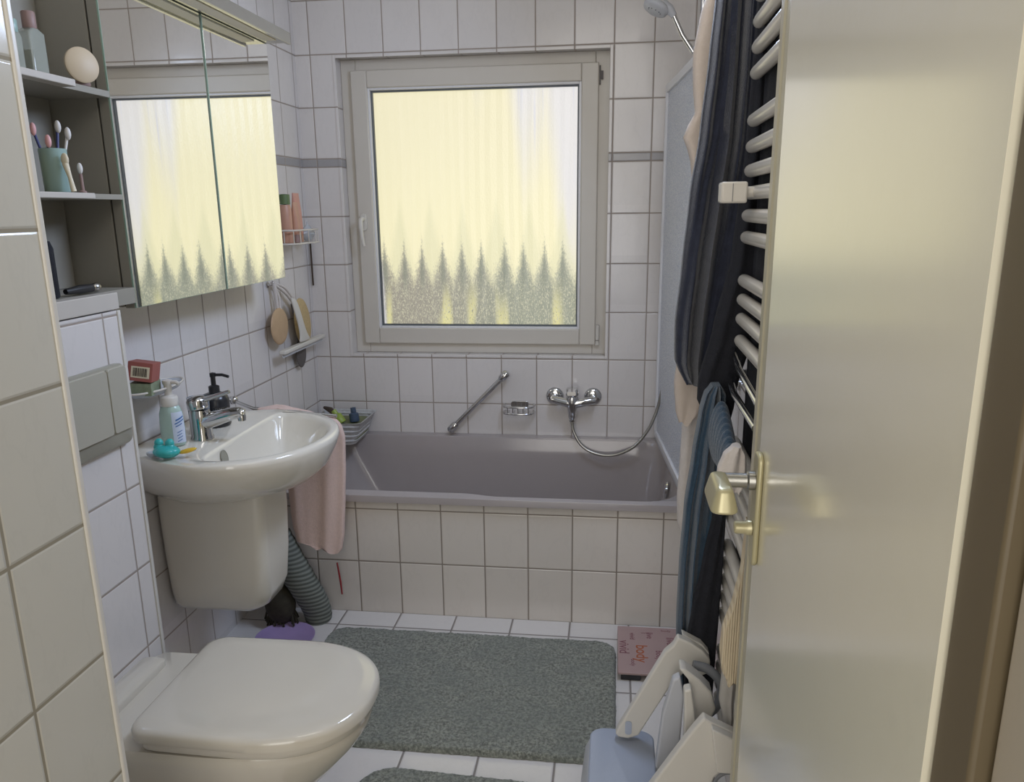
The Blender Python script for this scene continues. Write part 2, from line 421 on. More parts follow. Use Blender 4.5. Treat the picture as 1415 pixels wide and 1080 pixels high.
# window_1: fixed frame > sash, glazing bead, pane, handle, hinges
def ring_frame(x0, x1, z0, z1, wd, y0, y1):
    m = MB()
    m.box(x0, y0, z0, x0+wd, y1, z1).box(x1-wd, y0, z0, x1, y1, z1).box(x0+wd, y0, z1-wd, x1-wd, y1, z1).box(x0+wd, y0, z0, x1-wd, y1, z0+wd)
    return m
wf = struct(ring_frame(WX0+.006, WX1-.006, WZ0+.006, WZ1-.006, .062, .075, .15).build('window_1', M['pvc'], bevel=.004))
sash = ring_frame(.205, 1.219, .840, 1.962, .068, .055, .125).build('sash', M['pvc'], wf, bevel=.005)
ring_frame(.270, 1.152, .905, 1.896, .011, .064, .1).build('glazing_bead', M['pvc_white'], sash, bevel=.003)
ring_frame(.281, 1.141, .916, 1.885, .006, .080, .1).build('glazing_seal', M['seal'], sash)
MB().box(.279, .0985, .914, 1.143, .104, 1.887).build('pane', M['pane'], sash)
h = MB(); h.prism(rrect(.219, .245, 1.325, 1.395, .012), 'xz', .043, .056)
h.build('handle_plate', M['whiteplastic'], wf, bevel=.002)
h = MB(); h.tube([(.232, .045, 1.372), (.232, .01, 1.372), (.232, .004, 1.366), (.2325, 0, 1.345), (.236, -.001, 1.30), (.24, .004, 1.262)], .008, 10, rs=[.009, .009, .010, .0095, .008, .007])
h.build('handle', M['whiteplastic'], wf, smooth=True)
h = MB(); h.tube([(1.228, .06, .862), (1.228, .06, .925)], .0085, 12); h.tube([(1.228, .06, .84), (1.228, .06, .858)], .0085, 12)
h.build('hinge', M['whiteplastic'], wf, smooth=True)
h = MB(); h.box(1.222, .06, 1.90, 1.236, .075, 1.93); h.box(1.221, .062, 1.88, 1.2255, .075, 1.95)
h.build('hinge', M['darkgrey'], wf)

# ------------------------------------------------------------------ door and frame
DX = 1.487
dr = thing('door_1', '', 'door', (DX, -2.90, 0)); del dr['label']; del dr['category']; dr['kind'] = 'structure'
m = MB(); m.prism([(DX, -2.899), (DX, -2.318), (DX+.0385, -2.318), (DX+.0385, -2.899)], 'xy', .008, 2.01); m.build('door_panel', M['door'], dr)
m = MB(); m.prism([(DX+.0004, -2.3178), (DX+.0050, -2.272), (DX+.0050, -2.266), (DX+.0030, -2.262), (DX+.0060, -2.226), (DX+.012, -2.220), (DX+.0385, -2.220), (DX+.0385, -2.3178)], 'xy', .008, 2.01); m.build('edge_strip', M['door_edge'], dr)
pl = MB(); pl.prism(rrect(-2.335, -2.275, .965, 1.10, .02, 6), 'yz', DX-.007, DX+.001)
DY = -2.337
pl = MB(); pl.prism(rrect(DY-.017, DY+.017, .945, 1.098, .012, 6), 'yz', DX-.0075, DX-.0002)
hp = pl.build('handle_plate', M['champ'], dr, bevel=.003)
hz = 1.060
lv = MB(); lv.lathe([(.0125, 0), (.0125, .008), (.0095, .010), (.0095, .046), (.010, .05)], (DX-.008, DY, hz), (-1, 0, 0), 20)
lv.build('handle_neck', M['dullchrome'], hp, smooth=True)
lv = MB(); rr = []
for k in range(10):
    t = k/9; zz = hz+.017-.032*t; hx = lerp(.0085, .0175, t**.8); hy = lerp(.030, .040, t)
    if k == 0: hx *= .75; hy *= .9
    if k == 9: hx *= .88; hy *= .95
    rr.append([(x, y, zz) for x, y in rrect(DX-.056-hx, DX-.056+hx, DY-.055-hy, DY-.040+hy, hx*.8, 5)])
lv.loft(rr); lv.build('handle_lever', M['champ'], hp, smooth=True, sub=1)
lv = MB(); lv.lathe([(.010, 0), (.010, .006), (.0085, .008), (.0085, .02), (.007, .022)], (DX-.008, DY, .995), (-1, 0, 0), 20); lv.build('thumb_turn', M['champ'], hp, smooth=True)
# jamb and casing at the hinge side
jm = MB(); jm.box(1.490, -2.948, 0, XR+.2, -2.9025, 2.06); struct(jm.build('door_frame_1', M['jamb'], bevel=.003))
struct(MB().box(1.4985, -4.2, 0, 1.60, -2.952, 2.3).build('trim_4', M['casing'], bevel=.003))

# ------------------------------------------------------------------ bathtub
tb = thing('bathtub', 'grey enamel bathtub with a stepped rim, set under the frosted window behind a tiled front', 'bathtub', (.8, -.41, 0))
TX0, TX1, TY0, TY1, TZ = .003, XR-.003, -.822, -.003, .452
def tring(ix0, ix1, iy0, iy1, r, z, step=0.):
    pts = rrect(ix0, ix1, iy0, iy1, r, 10); out = []
    # resample evenly in 96
    L = [0]; P = pts+[pts[0]]
    for a, b in zip(P, P[1:]): L.append(L[-1]+math.dist(a, b))
    n = 128
    for k in range(n):
        d = L[-1]*k/n; i = max(j for j in range(len(L)) if L[j] <= d); i = min(i, len(P)-2)
        t = (d-L[i])/(L[i+1]-L[i] or 1); x = lerp(P[i][0], P[i+1][0], t); y = lerp(P[i][1], P[i+1][1], t)
        if step and y < (iy0+iy1)/2-.1:
            s_ = min(1, max(0, (x-.79)/.12)); s_ = s_*s_*(3-2*s_); y += step*(1-s_)
        out.append((x, y, z))
    return out
m = MB()
m.loft([tring(TX0, TX1, TY0, TY1, .012, .428), tring(TX0, TX1, TY0, TY1, .012, TZ-.0015), tring(TX0+.0005, TX1-.0005, TY0+.0005, TY1-.0005, .012, TZ),
        tring(.06, 1.535, TY0+.030, TY1-.05, .13, TZ+.001, .022), tring(.066, 1.53, TY0+.034, TY1-.054, .13, TZ-.006, .022),
        tring(.09, 1.515, TY0+.05, TY1-.06, .13, .36, .018), tring(.18, 1.49, TY0+.075, TY1-.085, .13, .2, .01), tring(.27, 1.46, TY0+.11, TY1-.12, .12, .1), tring(.33, 1.42, TY0+.16, TY1-.17, .1, .07)], False, True)
m.build('tub_shell', M['tub'], tb, smooth=True)
m = MB(); m.lathe([(.032, 0), (.034, .004), (.03, .010), (.006, .012)], (1.512, -.41, .36), (-1, 0, .15), 24); m.build('overflow', M['chrome'], tb, smooth=True)

# tub screen: framed pebbled glass folded in against the right wall
P0, P1 = Vector((1.486, -.03, 0)), Vector((1.545, -.79, 0)); dv = (P1-P0).normalized(); nv = Vector((dv.y, -dv.x, 0))
Rm = Matrix(((dv.x, nv.x, 0), (dv.y, nv.y, 0), (0, 0, 1))).to_4x4(); Rm.translation = P0
Ls = (P1-P0).length
sc = thing('tub_screen', 'pebbled glass bath screen in a white frame, standing on the right tub rim', 'shower screen', (1.515, -.41, TZ))
fz0, fz1 = .475, 1.855
def sbox(u0, z0, u1, z1, th): return MB().box(u0, -th/2, z0, u1, th/2, z1)
g = MB(); g.box(0, -.011, fz0, .018, .011, fz1).box(Ls-.02, -.011, fz0, Ls, .011, fz1).box(.018, -.011, fz1-.028, Ls-.02, .011, fz1).box(.018, -.011, fz0, Ls-.02, .011, fz0+.022)
g.build('screen_frame', M['pvc_white'], sc, xform=Rm, bevel=.002)
sbox(.016, fz0+.02, Ls-.018, fz1-.026, .004).build('screen_glass', M['frost'], sc, xform=Rm)
MB().box(.0, -.006, .4545, Ls, .006, .4752).build('seal_strip', M['lightgrey'], sc, xform=Rm)

# bath mixer
mx = thing('bath_mixer', 'chrome bath mixer tap with lever and two round wall plates, below the window', 'tap', (1.13, 0, .62))
for x in (1.052, 1.215):
    m = MB(); m.lathe([(.038, 0), (.037, .006), (.030, .012), (.015, .014), (.015, .05)], (x, -.0005, .628), (0, -1, 0), 28); m.build('wall_plate', M['chrome'], mx, smooth=True)
m = MB(); m.tube([(1.045, -.062, .625), (1.06, -.064, .624), (1.10, -.066, .615), (1.13, -.068, .61), (1.17, -.066, .615), (1.21, -.064, .624), (1.225, -.062, .625)], .02, 20, rs=[.014, .0175, .019, .024, .019, .0175, .014])
m.lathe([(.012, 0), (.018, .01), (.02, .03), (.025, .05), (.025, .085), (.023, .09)], (1.13, -.068, .553), (0, 0, 1), 24)
m.lathe([(.012, -.012), (.013, 0), (.017, .01), (.018, .03)], (1.13, -.068, .545), (0, 0, 1), 20)
m.build('mixer_body', M['chrome'], mx, smooth=True)
m = MB(); m.lathe([(.024, .0), (.0265, .006), (.0265, .024), (.024, .032), (.008, .034)], (1.13, -.068, .645), (0, -.12, 1), 24)
m.prism(rrect(1.112, 1.148, .660, .676, .006), 'xz', -.135, -.08); m.build('mixer_lever', M['chrome'], mx, smooth=True)

# hand shower with hose, held by a wall clamp
hs = thing('hand_shower', 'white and chrome hand shower above the bath screen, its hose hanging in a loop', 'shower head', (1.49, -.3, 2.0))
Hc = Vector((1.418, -.3, 2.068))
hd = Vector((.60, 0, -.80)).normalized()
m = MB(); ax = Vector((-.45, -.35, -.82)).normalized()
m.lathe([(.030, .0), (.038, .004), (.040, .012), (.036, .022), (.018, .03), (.004, .034)], Hc+ax*.012, -ax, 28, 1.15, .95)
m.tube([Hc+Vector((.02, 0, .012)), Hc+Vector((.045, 0, -.005)), Hc+Vector((.062, 0, -.028))], .016, 14, rs=[.018, .016, .011])
m.build('shower_head', M['lightgrey'], hs, smooth=True)
m = MB(); 
for k in range(9):
    a = 2*PI*k/9; m.ball(Hc+ax*.013+Vector((math.cos(a)*.02, math.sin(a)*.02, math.cos(a)*-.01)), .002, .002, .002, 8, 6)
m.build('nozzles', M['greyline'], hs)
m = MB(); m.tube([Hc+Vector((.058, 0, -.022)), (1.51, -.3, 1.978), (1.55, -.3, 1.922)], .0085, 14); m.build('shower_handle', M['chrome'], hs, smooth=True)
hp_ = [(1.13, -.068, .545), (1.131, -.07, .52), (1.14, -.075, .485), (1.168, -.09, .44), (1.21, -.10, .412), (1.27, -.11, .40), (1.33, -.115, .41), (1.39, -.12, .445), (1.435, -.12, .50), (1.465, -.12, .56), (1.49, -.12, .65), (1.52, -.14, .85), (1.545, -.18, 1.2), (1.562, -.25, 1.6), (1.566, -.29, 1.84), (1.556, -.3, 1.91), (1.55, -.3, 1.922)]
def spline(P, n=6):
    P = [Vector(p) for p in P]; out = []
    for i in range(len(P)-1):
        p0, p1, p2, p3 = P[max(i-1, 0)], P[i], P[i+1], P[min(i+2, len(P)-1)]
        for k in range(n):
            t = k/n
            out.append(.5*((2*p1)+(p2-p0)*t+(2*p0-5*p1+4*p2-p3)*t*t+(3*p1-p0-3*p2+p3)*t**3))
    out.append(P[-1]); return out
m = MB(); m.tube(spline(hp_), .0065, 12); m.build('hose', M['dullchrome'], hs, smooth=True)
sr = thing('shower_rail', 'chrome slide bar for the hand shower on the right wall beside the window wall', 'shower rail', (1.58, -.3, 1.4))
m = MB(); m.tube([(1.575, -.3, 1.45), (1.575, -.3, 2.2)], .009, 14); m.tube([(1.575, -.3, 1.47), (1.5985, -.3, 1.47)], .012, 12); m.tube([(1.575, -.3, 2.18), (1.5985, -.3, 2.18)], .012, 12); m.build('bar', M['chrome'], sr, smooth=True)
m = MB(); m.ball((1.566, -.3, 1.93), .02, .017, .022, 16, 10); m.build('clamp', M['lightgrey'], sr, smooth=True)

# grab bar and wire soap dish on the back wall
gb = thing('grab_bar', 'slanting chrome grab bar on the tiles above the left half of the tub', 'grab bar', (.72, 0, .6))
A, B_ = Vector((.607, -.045, .486)), Vector((.843, -.045, .724))
m = MB(); m.tube([A, B_], .0105, 16); m.build('bar', M['chrome'], gb, smooth=True)
for p in (A, B_):
    d = (B_-A).normalized()*(.012 if p is A else -.012)
    m = MB(); m.tube([p-d*1.5, p-d, p+d*1.8, p+d*2.5], .016, 18, rs=[.012, .017, .017, .012]); m.tube([p+Vector((0, .004, 0)), p+Vector((0, .0445, 0))], .012, 14); m.build('mount', M['chrome'], gb, smooth=True)
sd = thing('soap_dish', 'small chrome wire soap dish between the slanting grab bar and the bath mixer', 'soap dish', (.9, 0, .56))
m = MB()
for z, y0 in ((.589, -.008), (.560, -.02)):
    m.tube(spline([(.838, -.002, z), (.832, -.03, z), (.845, -.065, z), (.9, -.075, z), (.952, -.065, z), (.966, -.03, z), (.96, -.002, z)]), .004, 8)
for x in (.855, .878, .9, .922, .944): m.tube([(x, -.07, .589), (x, -.07, .560), (x, -.03, .556), (x, -.004, .56)], .0022, 6)
m.build('wire_basket', M['chrome'], sd, smooth=True)
m = MB(); m.prism(rrect(.862, .938, .575, .603, .01), 'xz', -.008, -.0005); m.build('wall_plate', M['chrome'], sd, bevel=.002)

# ------------------------------------------------------------------ washbasin
BC = -1.242; BZ = .785
bs = thing('washbasin', 'beige grey ceramic washbasin with a wide oval rim on the left wall', 'washbasin', (.25, BC, .62))
def bloop(a, b, xb, yb, cx, z, sx=1., sy=1.):
    out = []; N = 64
    t0 = math.acos(max(-1, min(1, (xb-cx)/a))) if xb > cx-a else PI
    # front: from near-back corner round the front to far-back corner
    for k in range(N+1):
        f = k/N; ang = lerp(-2.25, 2.25, f)
        x = cx+a*math.cos(ang); y = b*math.sin(ang)
        out.append([x, y])
    # blend the two ends to the wall corner
    e = 9
    for k in range(e):
        t = 1-k/e; t = t*t
        x, y = out[k]; out[k] = [lerp(x, xb, t), lerp(y, -yb, t)]
        x, y = out[N-k]; out[N-k] = [lerp(x, xb, t), lerp(y, yb, t)]
    nb = 15
    for k in range(1, nb): out.append([xb, lerp(yb, -yb, k/nb)])
    return [(x*sx, BC+y*sy, z) for x, y in out]
def binner(x0, a, b, cx, z, cyo=0.):
    out = []; N = 64
    am = math.acos((x0-cx)/a)
    for k in range(N+1):
        ang = lerp(-am, am, k/N); out.append((cx+a*math.cos(ang), b*math.sin(ang)))
    y1 = out[-1][1]; nb = 15
    for k in range(1, nb): out.append((x0, lerp(y1, -y1, k/nb)))
    # round the two back corners
    o2 = list(out)
    for _ in range(5):
        o2 = [((o2[i-1][0]+2*o2[i][0]+o2[(i+1) % len(o2)][0])/4, (o2[i-1][1]+2*o2[i][1]+o2[(i+1) % len(o2)][1])/4) for i in range(len(o2))]
    return [(x, BC+cyo+y, z) for x, y in o2]
m = MB()
O = lambda z, sx, sy, da=0: bloop(.273+da, .302+da, .004, .20+da, .236, z, sx, sy)
I = lambda z, x0, a, b, cx=.252: binner(x0, a, b, cx, z)
m.loft([O(.622, .62, .42), O(.632, .72, .55), O(.66, .86, .74), O(.70, .945, .90), O(.745, .985, .975), O(.768, 1.0, 1.0), O(.780, .998, .998), O(.785, .988, .986),
        I(.7865, .228, .236, .262), I(.784, .233, .229, .255), I(.772, .236, .223, .248), I(.74, .242, .206, .23), I(.70, .255, .175, .20, .262), I(.67, .28, .13, .155, .275), I(.655, .31, .07, .085, .30), I(.652, .335, .02, .03, .325)], True, True)
m.build('basin_bowl', M['ceramic'], bs, smooth=True)
m = MB(); m.lathe([(.022, 0), (.022, .003), (.018, .005), (.003, .0045)], (.322, BC, .652), (0, 0, 1), 24); m.build('drain', M['chrome'], bs, smooth=True)
m = MB(); m.lathe([(.001, 0), (.019, .0005), (.021, .004), (.024, .003)], (.2405, BC-.125, .752), (1, 0, .2), 24, .8, 1.0); m.build('overflow_hole', M['flushlip'], bs, smooth=True)
m = MB(); m.box(.072, -1.4475, .728, .094, -1.4465, .731).box(.072, -1.4475, .722, .094, -1.4465, .7235)

pd = MB()
def ped(x1, y0, y1, z, r, x0=.004): return [(x, y, z) for x, y in rrect(x0, x1, y0, y1, r, 8)]
pd.loft([ped(.22, -1.29, -1.20, .262, .03), ped(.275, -1.325, -1.175, .266, .045), ped(.30, -1.340, -1.160, .284, .05), ped(.314, -1.346, -1.152, .325, .045), ped(.321, -1.348, -1.15, .42, .035), ped(.325, -1.35, -1.148, .55, .03), ped(.325, -1.35, -1.148, .6325, .03)])
tag(pd.build('half_pedestal', M['ceramic'], None, smooth=True), 'ceramic half pedestal hiding the waste pipe below the washbasin', 'pedestal')

# basin mixer
tp = thing('basin_mixer', 'chrome single lever mixer tap standing on the washbasin deck', 'tap', (.15, -1.30, BZ))
tx, ty = .148, -1.30
m = MB(); m.lathe([(.032, 0), (.032, .006), (.029, .012), (.029, .055), (.029, .075), (.026, .086)], (tx, ty, BZ+.001), (0, 0, 1), 28)
m.tube(spline([(tx+.01, ty, BZ+.052), (tx+.045, ty-.004, BZ+.062), (tx+.09, ty-.008, BZ+.076), (tx+.122, ty-.01, BZ+.082), (tx+.134, ty-.01, BZ+.078)]), .015, 16, rs=[lerp(.025, .0125, k/24) for k in range(25)])
m.lathe([(.011, 0), (.0115, .014), (.010, .018)], (tx+.128, ty-.01, BZ+.060), (0, 0, 1), 16)
m.build('tap_body', M['chrome'], tp, smooth=True)
m = MB(); m.lathe([(.027, 0), (.0285, .004), (.028, .022), (.024, .032), (.008, .037)], (tx-.004, ty, BZ+.089), (-.12, 0, 1), 24)
m.tube([(tx, ty, BZ+.110), (tx+.04, ty-.002, BZ+.122), (tx+.095, ty-.004, BZ+.140)], .007, 12, rs=[.009, .007, .0055]); m.build('lever', M['chrome'], tp, smooth=True)

# grey tumbler behind the tap
m = MB(); m.lathe([(.026, 0), (.028, .003), (.031, .10), (.030, .104), (.028, .10), (.025, .006), (.001, .005)], (.110, -1.236, BZ+.0025), (0, 0, 1), 28)
tag(m.build('tumbler', M['greycup'], None, smooth=True), 'plain grey tumbler between the chrome tap and the black soap dispenser', 'cup')

# black soap dispenser
sx_, sy_ = .120, -1.155
sp_ = thing('soap_dispenser', 'black round soap dispenser with a black pump, on the basin deck by the wall', 'soap dispenser', (sx_, sy_, BZ))
m = MB(); m.lathe([(.038, 0), (.040, .004), (.040, .078), (.033, .094), (.018, .100), (.001, .10)], (sx_, sy_, BZ+.003), (0, 0, 1), 32); bd = m.build('dispenser_body', M['blackglaze'], sp_, smooth=True)
m = MB()
for k in range(9):
    a = 5.0+k*.14
    for r_ in range(3):
        m.box(sx_+math.cos(a)*.0402-.0015, sy_+math.sin(a)*.0402-.001, BZ+.032+r_*.012, sx_+math.cos(a)*.0402+.0015, sy_+math.sin(a)*.0402+.001, BZ+.038+r_*.012)
m.build('pale_print', M['dullchrome'], bd)
m = MB(); m.lathe([(.016, 0), (.016, .018), (.013, .02), (.007, .022), (.007, .045), (.009, .048), (.009, .058), (.001, .06)], (sx_, sy_, BZ+.103), (0, 0, 1), 20)
m.tube([(sx_, sy_, BZ+.155), (sx_+.03, sy_, BZ+.156), (sx_+.05, sy_-.002, BZ+.151)], .0045, 10); m.build('pump', M['black'], sp_, smooth=True)

# foaming hand wash bottle
bx_, by_ = .100, -1.366
bt = thing('foam_soap_bottle', 'pale green foam soap bottle with white pump and blue printed label, nearest the boxed wall', 'bottle', (bx_, by_, BZ))
m = MB()
def ov(rx, ry, z): return [(bx_+rx*math.cos(a), by_+ry*math.sin(a), z) for a in [2*PI*i/36 for i in range(36)]]
m.loft([ov(.030, .022, BZ+.003), ov(.033, .025, BZ+.007), ov(.034, .026, BZ+.05), ov(.032, .025, BZ+.09), ov(.026, .022, BZ+.108), ov(.021, .02, BZ+.114)])
bb = m.build('bottle_body', M['bottle'], bt, smooth=True)
m = MB(); rr = []
for z, rx, ry in ((.012, .0344, .0264), (.05, .0346, .0266), (.088, .0330, .0257), (.098, .0302, .0242)):
    rr.append([(bx_+rx*math.cos(a), by_+ry*math.sin(a), BZ+z) for a in [-1.15+1.25*i/10 for i in range(11)]])
m.loft(rr, False, False, closed=False); lb = m.build('label', M['label'], bb, smooth=True)
m = MB()
for z, a0, a1, w_ in ((.078, -.85, -.1, .004), (.070, -.95, -.05, .003), (.062, -.9, -.3, .0025), (.044, -.8, -.35, .002), (.036, -.85, -.4, .002), (.028, -.8, -.35, .002), (.020, -.85, -.4, .002)):
    n = 8; r1, r2 = .0352, .0272
    ring = [[(bx_+r1*math.cos(a), by_+r2*math.sin(a), BZ+z+(a+.5)*.012+dz) for a in [lerp(a0, a1, i/n) for i in range(n+1)]] for dz in (0, w_)]
    m.loft(ring, False, False, closed=False)
m.build('label_print', M['bluelabel'], lb)
m = MB(); m.lathe([(.022, 0), (.023, .003), (.023, .022), (.020, .027), (.010, .03), (.010, .058), (.013, .062), (.013, .070), (.001, .074)], (bx_, by_, BZ+.113), (0, 0, 1), 26)
m.tube([(bx_, by_, BZ+.178), (bx_+.025, by_, BZ+.178), (bx_+.034, by_, BZ+.173)], .0055, 10); m.build('pump', M['whiteplastic'], bt, smooth=True)

# teal frog with yellow tail (bath toy)
fx, fy = .148, -1.487
fr = thing('frog_bath_toy', 'teal frog shaped bath toy with yellow tail on the near end of the basin', 'bath toy', (fx, fy, BZ))
m = MB(); m.ball((fx, fy, BZ+.020), .036, .026, .017, 28, 14)
for d in (-.016, .014): m.ball((fx+d-.006, fy+.006, BZ+.040), .012, .011, .013, 18, 12); m.ball((fx+d-.006, fy+.004, BZ+.03), .014, .012, .012, 14, 10)
m.ball((fx+.003, fy-.014, BZ+.022), .026, .018, .013, 24, 12); m.build('frog_body', M['teal'], fr, smooth=True)
m = MB(); m.ball((fx+.052, fy+.012, BZ+.020), .026, .013, .006, 20, 10, Matrix.Rotation(-.25, 3, 'Y')); m.build('leaf_tail', M['yellow'], fr, smooth=True)
m = MB(); m.lathe([(.012, 0), (.016, .004), (.018, .010), (.016, .009), (.001, .003)], (fx-.042, fy+.008, BZ+.004), (0, 0, 1), 20)
tag(m.build('clear_suction_cap', M['clearbag'], None, smooth=True), 'small clear plastic cap lying left of the teal frog toy', 'cap')

# soap tray on the wall with two cartons
tr = thing('wall_soap_tray', 'white oval soap tray on the tiles above the basin, carrying two cartons', 'soap tray', (.05, -1.40, .93))
m = MB()
def oval(rx, ry, z, cx=.052, cy=-1.345): return [(cx+rx*math.cos(a), cy+ry*math.sin(a), z) for a in [2*PI*i/40 for i in range(40)]]
m.loft([oval(.032, .085, .930), oval(.042, .10, .934), oval(.049, .112, .945), oval(.050, .114, .948), oval(.046, .108, .947), oval(.038, .095, .938), oval(.01, .03, .937)]); m.build('tray', M['clearbag'], tr, smooth=True)
m = MB(); m.tube(spline([(.052+.05*math.cos(a), -1.345+.114*math.sin(a), .9475) for a in [2*PI*i/16 for i in range(17)]], 3), .003, 8); m.tube([(.001, -1.345, .938), (.012, -1.345, .938)], .01, 12); m.build('chrome_ring', M['white'], tr, smooth=True)
def rotbox(cx, cy, cz, dx, dy, dz, rz=0, ry=0, rx=0):
    R = Matrix.Translation((cx, cy, cz))@Matrix.Rotation(rz, 4, 'Z')@Matrix.Rotation(ry, 4, 'Y')@Matrix.Rotation(rx, 4, 'X')
    return R, MB().box(-dx/2, -dy/2, -dz/2, dx/2, dy/2, dz/2)
R1, m = rotbox(.060, -1.405, .957, .056, .070, .033, .2, .05); 
cg = thing('green_soap_carton', 'green and cream printed carton lying under the red carton in the wall tray', 'carton', (.062, -1.44, .95))
m.build('carton', M['greenwrap'], cg, xform=R1, bevel=.001)
MB().box(-.020, .0352, -.016, .0275, .0365, .016).build('cream_end_flap', M['cream'], cg, xform=R1)
cr = thing('red_soap_carton', 'red carton with a barcode, lying on top of the green carton in the wall tray', 'carton', (.062, -1.44, .985))
R1, m = rotbox(.064, -1.408, 1.002, .062, .070, .050, .25, .16, -.1); m.build('carton', M['redbox'], cr, xform=R1, bevel=.001)
bc_ = MB().box(-.022, -.0356, -.016, .024, -.0352, .014).build('barcode_panel', M['cream'], cr, xform=R1)
m = MB(); x = -.017; random.seed(3)
while x < .018:
    w_ = random.choice((.0008, .0014, .002)); m.box(x, -.0360, -.012, x+w_, -.0357, .010); x += w_+random.choice((.0008, .0014))
m.build('barcode_bars', M['ink'], bc_, xform=R1)

# towel rail with pink towel on the far side of the basin
rl = thing('towel_rail', 'chrome swivel towel arm on the left wall just past the basin', 'towel rail', (.0, -.90, .78))
m = MB(); m.lathe([(.022, 0), (.022, .008), (.014, .012), (.014, .03)], (.0005, -.875, .795), (1, 0, 0), 20); m.ball((.038, -.878, .797), .014, .014, .014, 14, 10)
m.tube([(.03, -.878, .797), (.11, -.89, .772), (.40, -.90, .755)], .006, 12); m.build('arm', M['chrome'], rl, smooth=True)

def bundle(name, keys, y0, depth, pleats, amp, mat, label=None, cat=None, seed=0, n=132, nz=40, parent=None, wave=.012, skew=0., lean=0., group=None, thick=None):
    """hanging cloth gathered in pleats: keys are (z, x_left, x_right[, y shift]) from top to bottom"""
    rnd = random.Random(seed); ph = [rnd.random()*6 for _ in range(6)]
    rings = []
    z1, z0 = keys[0][0], keys[-1][0]
    ks = [k if len(k) == 4 else k+(0.,) for k in keys]
    for i in range(nz+1):
        z = lerp(z1, z0, i/nz); xl, xr, dy = interp(ks, z)
        ring = []; w_ = xr-xl
        for j in range(n):
            t = j/n; a = 2*PI*t; c, s_ = math.cos(a), math.sin(a)
            # super-ellipse cross-section
            cx = (abs(c)**.55)*(1 if c > 0 else -1); sy = (abs(s_)**.6)*(1 if s_ > 0 else -1)
            u = (cx+1)/2
            dr_ = z*2.3
            pl_ = amp*(math.sin(u*pleats*PI*2+ph[0]+.9*math.sin(dr_+ph[1]))*.6+math.sin(u*pleats*3.1*PI+ph[2]+1.2*math.sin(dr_*1.7+ph[3]))*.4)
            pl_ *= (1-abs(cx)**6)
            zz = z+skew*(u-.5)*(1 if i in (0,) else 1)+.5*0
            if i == nz: zz += .006*math.sin(u*pleats*2*PI+ph[4])
            ring.append((xl+w_*u+wave*.3*math.sin(z*9+ph[5])*(1-abs(cx)), y0+dy+depth/2*sy+depth/2+(pl_ if sy < 0 else -pl_*.6)+lean*(z1-z), zz))
        rings.append(ring)
    m = MB(); m.loft(rings)
    o = m.build(name, mat, parent, smooth=True)
    if label: tag(o, label, cat, group)
    return o
bundle('pink_hand_towel', [(.774, .19, .33), (.768, .13, .39), (.74, .14, .415), (.70, .18, .424), (.60, .20, .42), (.50, .215, .412), (.36, .22, .40), (.30, .23, .388), (.288, .27, .38)], -.925, .045, 2.0, .007, M['pink'],
       'pale pink terry hand towel hanging from the chrome arm beside the basin', 'towel', 4, skew=-.03)

# ------------------------------------------------------------------ mirror cabinet, lamp, open shelf
CY0, CY1, CZ0, CZ1 = -1.545, -.645, 1.184, 1.935
cb = thing('mirror_cabinet', 'grey bathroom wall cabinet with two mirrored doors above the basin', 'mirror cabinet', (.07, -1.1, CZ0))
MB().box(.001, CY0, CZ0+.002, .120, CY1, CZ1).build('cabinet_body', M['cab'], cb, bevel=.001)
MB().box(.1205, CY0+.004, CZ0+.004, .1245, CY1-.004, CZ1-.004).build('door_gap', M['cabdark'], cb)
for a, b_ in ((CY0-.002, -1.0765), (-1.0735, CY1)):
    yc_ = (a+b_)/2; th_ = .0075 if a < -1.2 else -.003; xo = -.002 if a < -1.2 else .001
    RM = Matrix.Translation((.14+xo, yc_, 0))@Matrix.Rotation(th_, 4, 'Z')@Matrix.Translation((-.14, -yc_, 0))
    d = MB().box(.127, a, CZ0, .1495, b_, CZ1).build('mirror_door', M['cab'], cb, xform=RM)
    MB().box(.1497, a+.0005, CZ0+.0005, .1537, b_-.0005, CZ1-.0005).build('glass_edge', M['glassedge'], d, xform=RM)
    MB().box(.1538, a+.0015, CZ0+.0015, .1544, b_-.0015, CZ1-.0015).build('mirror', M['mirror'], d, xform=RM)
lm = thing('mirror_lamp', 'long aluminium strip lamp running along the top edge of the mirror cabinet', 'lamp', (.17, -1.1, 1.94))
MB().box(.06, CY0, 1.9365, .232, CY1+.005, 1.962).build('lamp_housing', M['alu'], lm, bevel=.003)
MB().box(.226, CY0+.002, 1.930, .238, CY1, 1.966).build('front_trim', M['alu'], lm, bevel=.002)
MB().box(.172, CY0+.03, 1.9325, .214, CY1-.06, 1.937).build('diffuser', M['cream'], lm, bevel=.001)

SY0, SY1 = -2.38, -1.548
sh = thing('open_shelf', 'grey open shelf unit left of the mirror cabinet, holding perfume and toothbrushes', 'shelf', (.09, -1.9, 1.197))
MB().box(.001, SY0, 1.2355, .006, SY1-.003, 2.05).build('back_panel', M['cab'], sh)
for zt, th, ye in ((1.2345, .037, -1.669), (1.448, .012, -1.70), (1.672, .014, -1.715)):
    m = MB(); m.box(.002, SY0, zt-th, .158, SY1-.004, zt); o = m.build('shelf_board', M['cab'], sh, bevel=.001)
    MB().box(.1585, SY0, zt-th, .19, ye, zt).build('front_edge', M['shelf'], o, bevel=.002)
PX = .105
